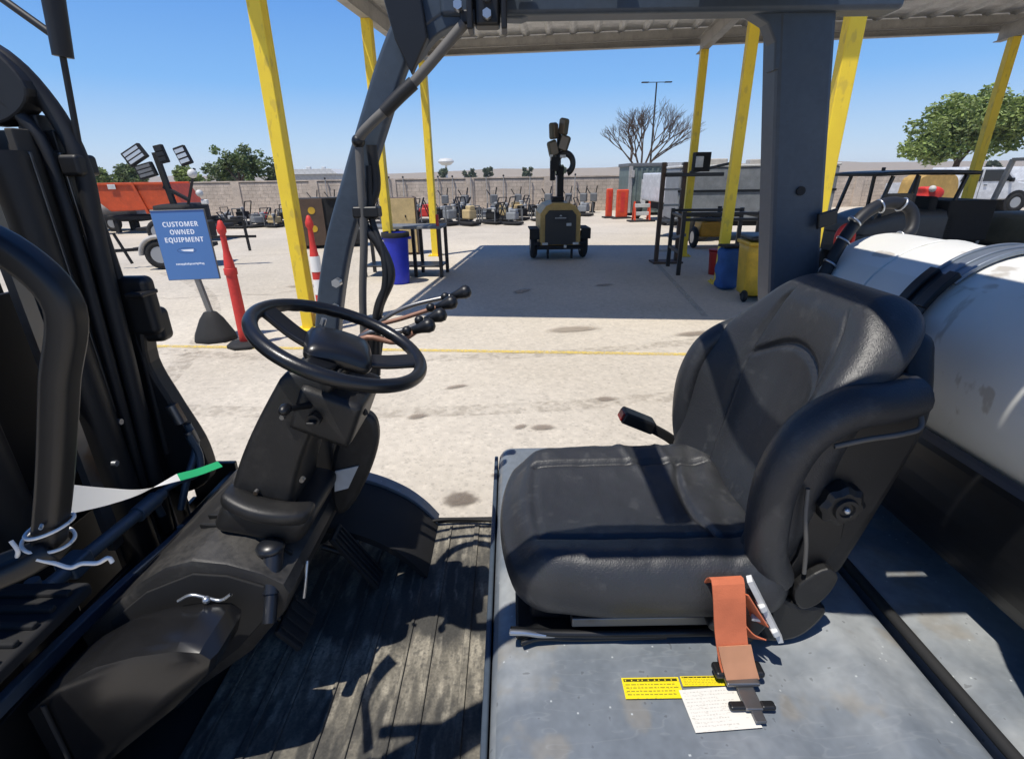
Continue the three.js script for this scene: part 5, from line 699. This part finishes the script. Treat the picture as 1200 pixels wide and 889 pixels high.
// rows of small compaction machines along the wall
{
  const mk = (k) => { const o = new THREE.Group(); o.name = numbered('plate_compactor'); scene.add(o); const m = [M.blackMatte, M.trailerGrey, M.tan, M.coneRed][k];
    part(o, 'base_plate', softBox(0.75, 0.14, 0.55, 0.05, 4, 3, 4).translate(0, 0.09, 0), M.blackMatte); part(o, 'engine', [rbox(0.42, 0.34, 0.4, 0.05, 0.02, 0.42, 0), rbox(0.26, 0.16, 0.28, 0.04, -0.05, 0.65, 0)], m); part(o, 'frame', [bar([-0.3, 0.15, 0.24], [-0.3, 0.72, 0.24], 0.035), bar([0.3, 0.15, 0.24], [0.3, 0.72, 0.24], 0.035), bar([-0.3, 0.72, 0.24], [0.3, 0.72, 0.24], 0.035)], M.greyPanel); part(o, 'air_filter', rod([0.15, 0.6, 0.1], [0.15, 0.78, 0.1], 0.08), M.white); part(o, 'handle', [bar([0.2, 0.3, 0.18], [0.45, 1.02, 0.18], 0.035), bar([0.2, 0.3, -0.18], [0.45, 1.02, -0.18], 0.035), bar([0.45, 1.02, -0.18], [0.45, 1.02, 0.18], 0.035)], M.blackPaint); return o; };
  const lab = ['black plate compactor in the row of small machines along the wall', 'grey plate compactor in the row of small machines along the wall', 'tan plate compactor in the row of small machines along the wall', 'red plate compactor in the row of small machines along the wall'];
  const P = [0, 1, 2, 3].map(k => { const o = mk(k); o.userData = { label: lab[k], category: 'compactor', group: lab[k].split(' ')[0] + ' compactors along the wall' }; return o; });
  const first = [true, true, true, true];
  const put = (k, x, z, a) => { const sc = rr(0.55, 0.95); if (first[k]) { first[k] = false; P[k].position.set(x, 0, z); P[k].rotation.y = a; } else dup(P[k], [x, 0, z], a).scale.set(rr(0.8, 1.3), sc, rr(0.8, 1.2)); };
  let i = 0;
  for (const [x0, x1, z, n] of [[-3.7, 0.1, -20.6, 6], [-4.2, 2.2, -22.2, 9], [-3.0, 3.4, -24.6, 9], [-11.6, -8.4, -20.9, 5], [-12.0, -7.8, -22.6, 6], [-8.0, -5.2, -21.6, 4], [-7.4, -4.6, -24.4, 4]]) for (let j = 0; j < n; j++) { put([0, 0, 1, 2, 0, 1, 0, 3][i % 8] === 3 && x0 > -4 ? 1 : [0, 0, 1, 2, 0, 1, 0, 3][i % 8], x0 + (x1 - x0) * (j + rr(-0.2, 0.2)) / (n - 1), z + rr(-0.3, 0.3), rr(-1, 1) + (i % 2 ? Math.PI : 0)); i++; }
  // upright rammers behind them
  const r0 = new THREE.Group(); r0.name = numbered('tamping_rammer'); scene.add(r0); part(r0, 'foot', rbox(0.3, 0.06, 0.34, 0.02, 0, 0.035, 0), M.blackMatte); part(r0, 'bellows', rod([0, 0.06, 0], [0.05, 0.5, 0], 0.09), M.blackMatte); part(r0, 'engine', rbox(0.34, 0.4, 0.3, 0.05, 0.04, 0.72, 0), M.greyPanel); part(r0, 'handle', [bar([-0.14, 0.9, 0], [-0.3, 1.15, 0], 0.04), bar([0.14, 0.9, 0], [0.2, 1.25, 0], 0.05)], M.blackPaint); r0.userData = { label: 'upright tamping rammer standing against the block wall', category: 'rammer', group: 'rammers against the block wall' };
  let f = true; for (const x of [-3.2, -2.2, -0.8, 0.4, 1.9, 2.9, -8.8, -9.7, -6.9, -6.2, 3.6, 4.1]) { if (f) { r0.position.set(x, 0, -26.6); f = false; } else dup(r0, [x, 0, -26.6 + rr(-0.3, 0.3)], rr(-0.5, 0.5)); }
  // thin tool poles leaning on the wall
  const p0 = thing('steel_pole', 'thin steel pole standing upright against the block wall', 'pole', [-3.6, 0, -27.7], 0, 'poles against the block wall'); part(p0, 'shaft', rod([0, 0, 0], [0, 1.75, -0.1], 0.03, 0.025, 8), M.roofSteel); part(p0, 'cap', ball(0.05, 0, 1.77, -0.1), M.blackMatte);
  for (const x of [-2.9, -2.0, -1.1, -0.3, 1.0, 2.4, -5.4, -6.1, -6.8, -8.2, -9.3, 3.3]) dup(p0, [x, 0, -27.7], rr(-1, 1));
}
// ---------------------------------------------------------------- trees, lamps and far things
function crown(n, spread, size, shape) {       // leaf-sized faces gathered in clumps
  const pos = [], nor = [], col = [], c = V(), u = V(), v = V();
  const clumps = []; const N = Math.round(n / 60); for (let i = 0; i < N; i++) clumps.push(shape());
  for (const cl of clumps) { const tone = rr(0.65, 1.25); for (let k = 0; k < 60; k++) {
    c.set(rr(-1, 1), rr(-1, 1), rr(-1, 1)); if (c.length() > 1) c.multiplyScalar(0.6); c.multiplyScalar(spread).add(cl);
    u.set(rr(-1, 1), rr(-0.6, 0.6), rr(-1, 1)).setLength(size * rr(0.6, 1.2)); v.set(rr(-1, 1), rr(-1, 1), rr(-1, 1)).cross(u).setLength(size * rr(0.3, 0.6));
    const nn = V().crossVectors(u, v).normalize(), t = tone * rr(0.8, 1.2);
    for (const [a, b] of [[-1, 0], [0, -1], [1, 0], [-1, 0], [1, 0], [0, 1]]) { pos.push(c.x + u.x * a + v.x * b, c.y + u.y * a + v.y * b, c.z + u.z * a + v.z * b); nor.push(nn.x, nn.y, nn.z); col.push(t, t, t * 0.9); } } }
  const g = new THREE.BufferGeometry(); g.setAttribute('position', new THREE.Float32BufferAttribute(pos, 3)); g.setAttribute('normal', new THREE.Float32BufferAttribute(nor, 3)); g.setAttribute('color', new THREE.Float32BufferAttribute(col, 3)); return g;
}
function addCrown(o, g, m) { const c = new THREE.Mesh(g, m); c.name = 'crown'; c.castShadow = c.receiveShadow = true; o.add(c); }
const ell = (cx, cy, cz, rx, ry, rz, lobes) => () => { const L = lobes[Math.floor(rnd() * lobes.length)]; const d = V(rr(-1, 1), rr(-1, 1), rr(-1, 1)); d.setLength(Math.pow(rnd(), 0.45)); return V(cx + L[0] * rx + d.x * rx * L[3], cy + L[1] * ry + d.y * ry * L[3], cz + L[2] * rz + d.z * rz * L[3]); };
const leafA = leafMat(0.23, 0.30, 0.075), leafB = leafMat(0.12, 0.17, 0.05), leafC = leafMat(0.07, 0.10, 0.045);
{ const t = thing('leafy_tree', 'broad round green tree beyond the white pickup truck', 'tree', [30.8, 0, -38], 0);
  part(t, 'trunk', [rod([0, 0, 0], [0.2, 2.2, 0], 0.26, 0.18), rod([0.2, 2.1, 0], [-1.4, 4.0, 0.3], 0.13, 0.06), rod([0.2, 2.1, 0], [1.8, 4.2, -0.2], 0.13, 0.06), rod([0.2, 2.1, 0], [0.3, 5, 0.2], 0.13, 0.05)], M.bark);
  addCrown(t, crown(21000, 0.6, 0.17, ell(0.1, 4.15, 0, 4.2, 2.7, 3.6, [[0, 0.1, 0, 0.72], [-0.5, -0.15, 0.1, 0.48], [0.5, 0.0, 0, 0.48], [0.1, 0.42, 0, 0.5], [0.35, 0.3, 0.3, 0.45], [-0.3, 0.25, 0.2, 0.45], [-0.62, -0.35, 0.2, 0.3], [0.72, 0.2, 0, 0.3]])), leafA); }
for (const [x, z, rx, h, m, l, pal] of [[-16.2, -33, 2.4, 4.0, leafB, 'bushy dark green tree behind the wall with pointed top', 1], [-13.9, -33, 0.7, 2.6, leafC, 'small dark shrub behind the wall beside the yellow post', 1], [-27.0, -39, 1.4, 3.2, leafB, 'rounded green tree behind the orange hopper', 0], [-29.4, -39, 1.3, 3.05, leafA, 'light green tree behind the striped barrier board', 0], [-22.4, -38, 1.2, 2.9, leafA, 'yellow green tree behind the tilted lamp heads', 0], [-31.6, -39, 1.0, 3.3, leafC, 'narrow dark cypress like tree behind forklift mast', 0], [-19.8, -39, 1.1, 2.9, leafC, 'dark tree beside the bushy pointed tree', 0], [-34.5, -39, 1.6, 3.2, leafA, 'wide light green tree partly hidden by forklift mast', 0]]) {
  const t = thing('yard_tree', l, 'tree', [x, 0, z]); part(t, 'trunk', [rod([0, 0, 0], [0, h * 0.55, 0], 0.14, 0.07), rod([0, h * 0.4, 0], [rx * 0.4, h * 0.75, 0.1], 0.06, 0.03), rod([0, h * 0.4, 0], [-rx * 0.4, h * 0.7, 0], 0.06, 0.03)], M.bark);
  addCrown(t, crown(3600, 0.32, 0.13, ell(0, h * 0.6, 0, rx, h * 0.38, rx * 0.8, [[0, 0, 0, 0.7], [-0.5, -0.2, 0, 0.45], [0.5, -0.1, 0, 0.5], [-0.2, 0.4, 0, 0.4], [0.25, 0.35, 0.1, 0.4]])), m);
}
{ // bare tree
  const t = thing('bare_tree', 'leafless grey tree with upswept branches behind the container', 'tree', [10.6, 0, -44]); const gs = [];
  const grow = (p, d, L, r, k) => { const e = p.clone().addScaledVector(d, L); gs.push(rod(p, e, r, r * 0.68, k > 2 ? 7 : 4)); if (k === 0) return; const n = k > 3 ? 3 : (k > 1 ? 3 : 2); for (let i = 0; i < n; i++) { const q = d.clone().add(V(rr(-0.75, 0.75), rr(-0.05, 0.5), rr(-0.6, 0.6))).normalize(); grow(p.clone().lerp(e, rr(0.72, 1)), q, L * rr(0.62, 0.86), r * 0.62, k - 1); } };
  part(t, 'trunk', rod([0, 0, 0], [0, 1.9, 0], 0.2, 0.16), M.bark); for (const [dx, dz] of [[-0.9, 0.2], [0.85, -0.1], [-0.25, -0.4], [0.3, 0.4], [0, 0]]) grow(V(0, 1.7, 0), V(dx, 1, dz).normalize(), 1.75, 0.1, 5);
  part(t, 'branches', gs, M.bark);
}
for (const [x, z, h, l] of [[14.9, -58, 10.2, 'tall double arm parking lot lamp post behind bare tree'], [-49.0, -57, 9.2, 'distant parking lot lamp post seen past the forklift mast']]) { const t = thing('parking_lamp', l, 'lamp post', [x, 0, z]); part(t, 'pole', rod([0, 0, 0], [0, h, 0], 0.11, 0.07), M.blackMatte); part(t, 'lamp_arm', rbox(1.6, 0.06, 0.08, 0.01, 0, h, 0), M.blackMatte); for (const s of [-1, 1]) part(t, 'lamp_head', rbox(0.7, 0.09, 0.35, 0.02, s * 1.15, h, 0), M.blackMatte); }
{ const t = thing('low_building', 'low white roofed building far beyond the block wall', 'building', [-28.5, 0, -82]); part(t, 'wall', rbox(7, 2.4, 5, 0.05, 0, 1.2, 0), M.roofSteel); part(t, 'roof', plate([[-3.8, 2.4], [3.8, 2.4], [2.8, 3.1], [-2.6, 3.1]], 5.4, 0.02), M.white); part(t, 'roof_vent', [rbox(0.6, 0.4, 0.6, 0.05, -1.2, 3.25, 0), rbox(0.5, 0.35, 0.5, 0.05, 1.0, 3.25, 0)], M.white); }
{ const t = thing('water_tower', 'small pale water tower far away on the horizon', 'tower', [-17.0, 0, -150]); part(t, 'tank_bowl', lathe([[0, 4.6], [1.2, 4.7], [2.1, 5.4], [2.2, 5.7], [1.6, 6.3], [0, 6.5]], 20), M.white); part(t, 'stem', rod([0, 0, 0], [0, 4.8, 0], 0.35, 0.3), M.white); }
for (let i = 0; i < 12; i++) { const x = [-23, -15, -11.5, -5, -3, -1.5, 1.5, 4, -20, 18, 36, 44][i], t = thing('distant_tree', 'small dark tree far off on the horizon beyond the wall', 'tree', [x * 2.6, 0, -110 + rr(-6, 6)], 0, 'distant trees beyond the wall'); part(t, 'trunk', rod([0, 0, 0], [0, 1.8, 0], 0.2, 0.1, 6), M.bark); addCrown(t, crown(420, 0.5, 0.35, ell(0, 2.3, 0, 1.5, 1.0, 1.2, [[0, 0, 0, 0.9]])), leafC); }
renderer.render(scene, camera);
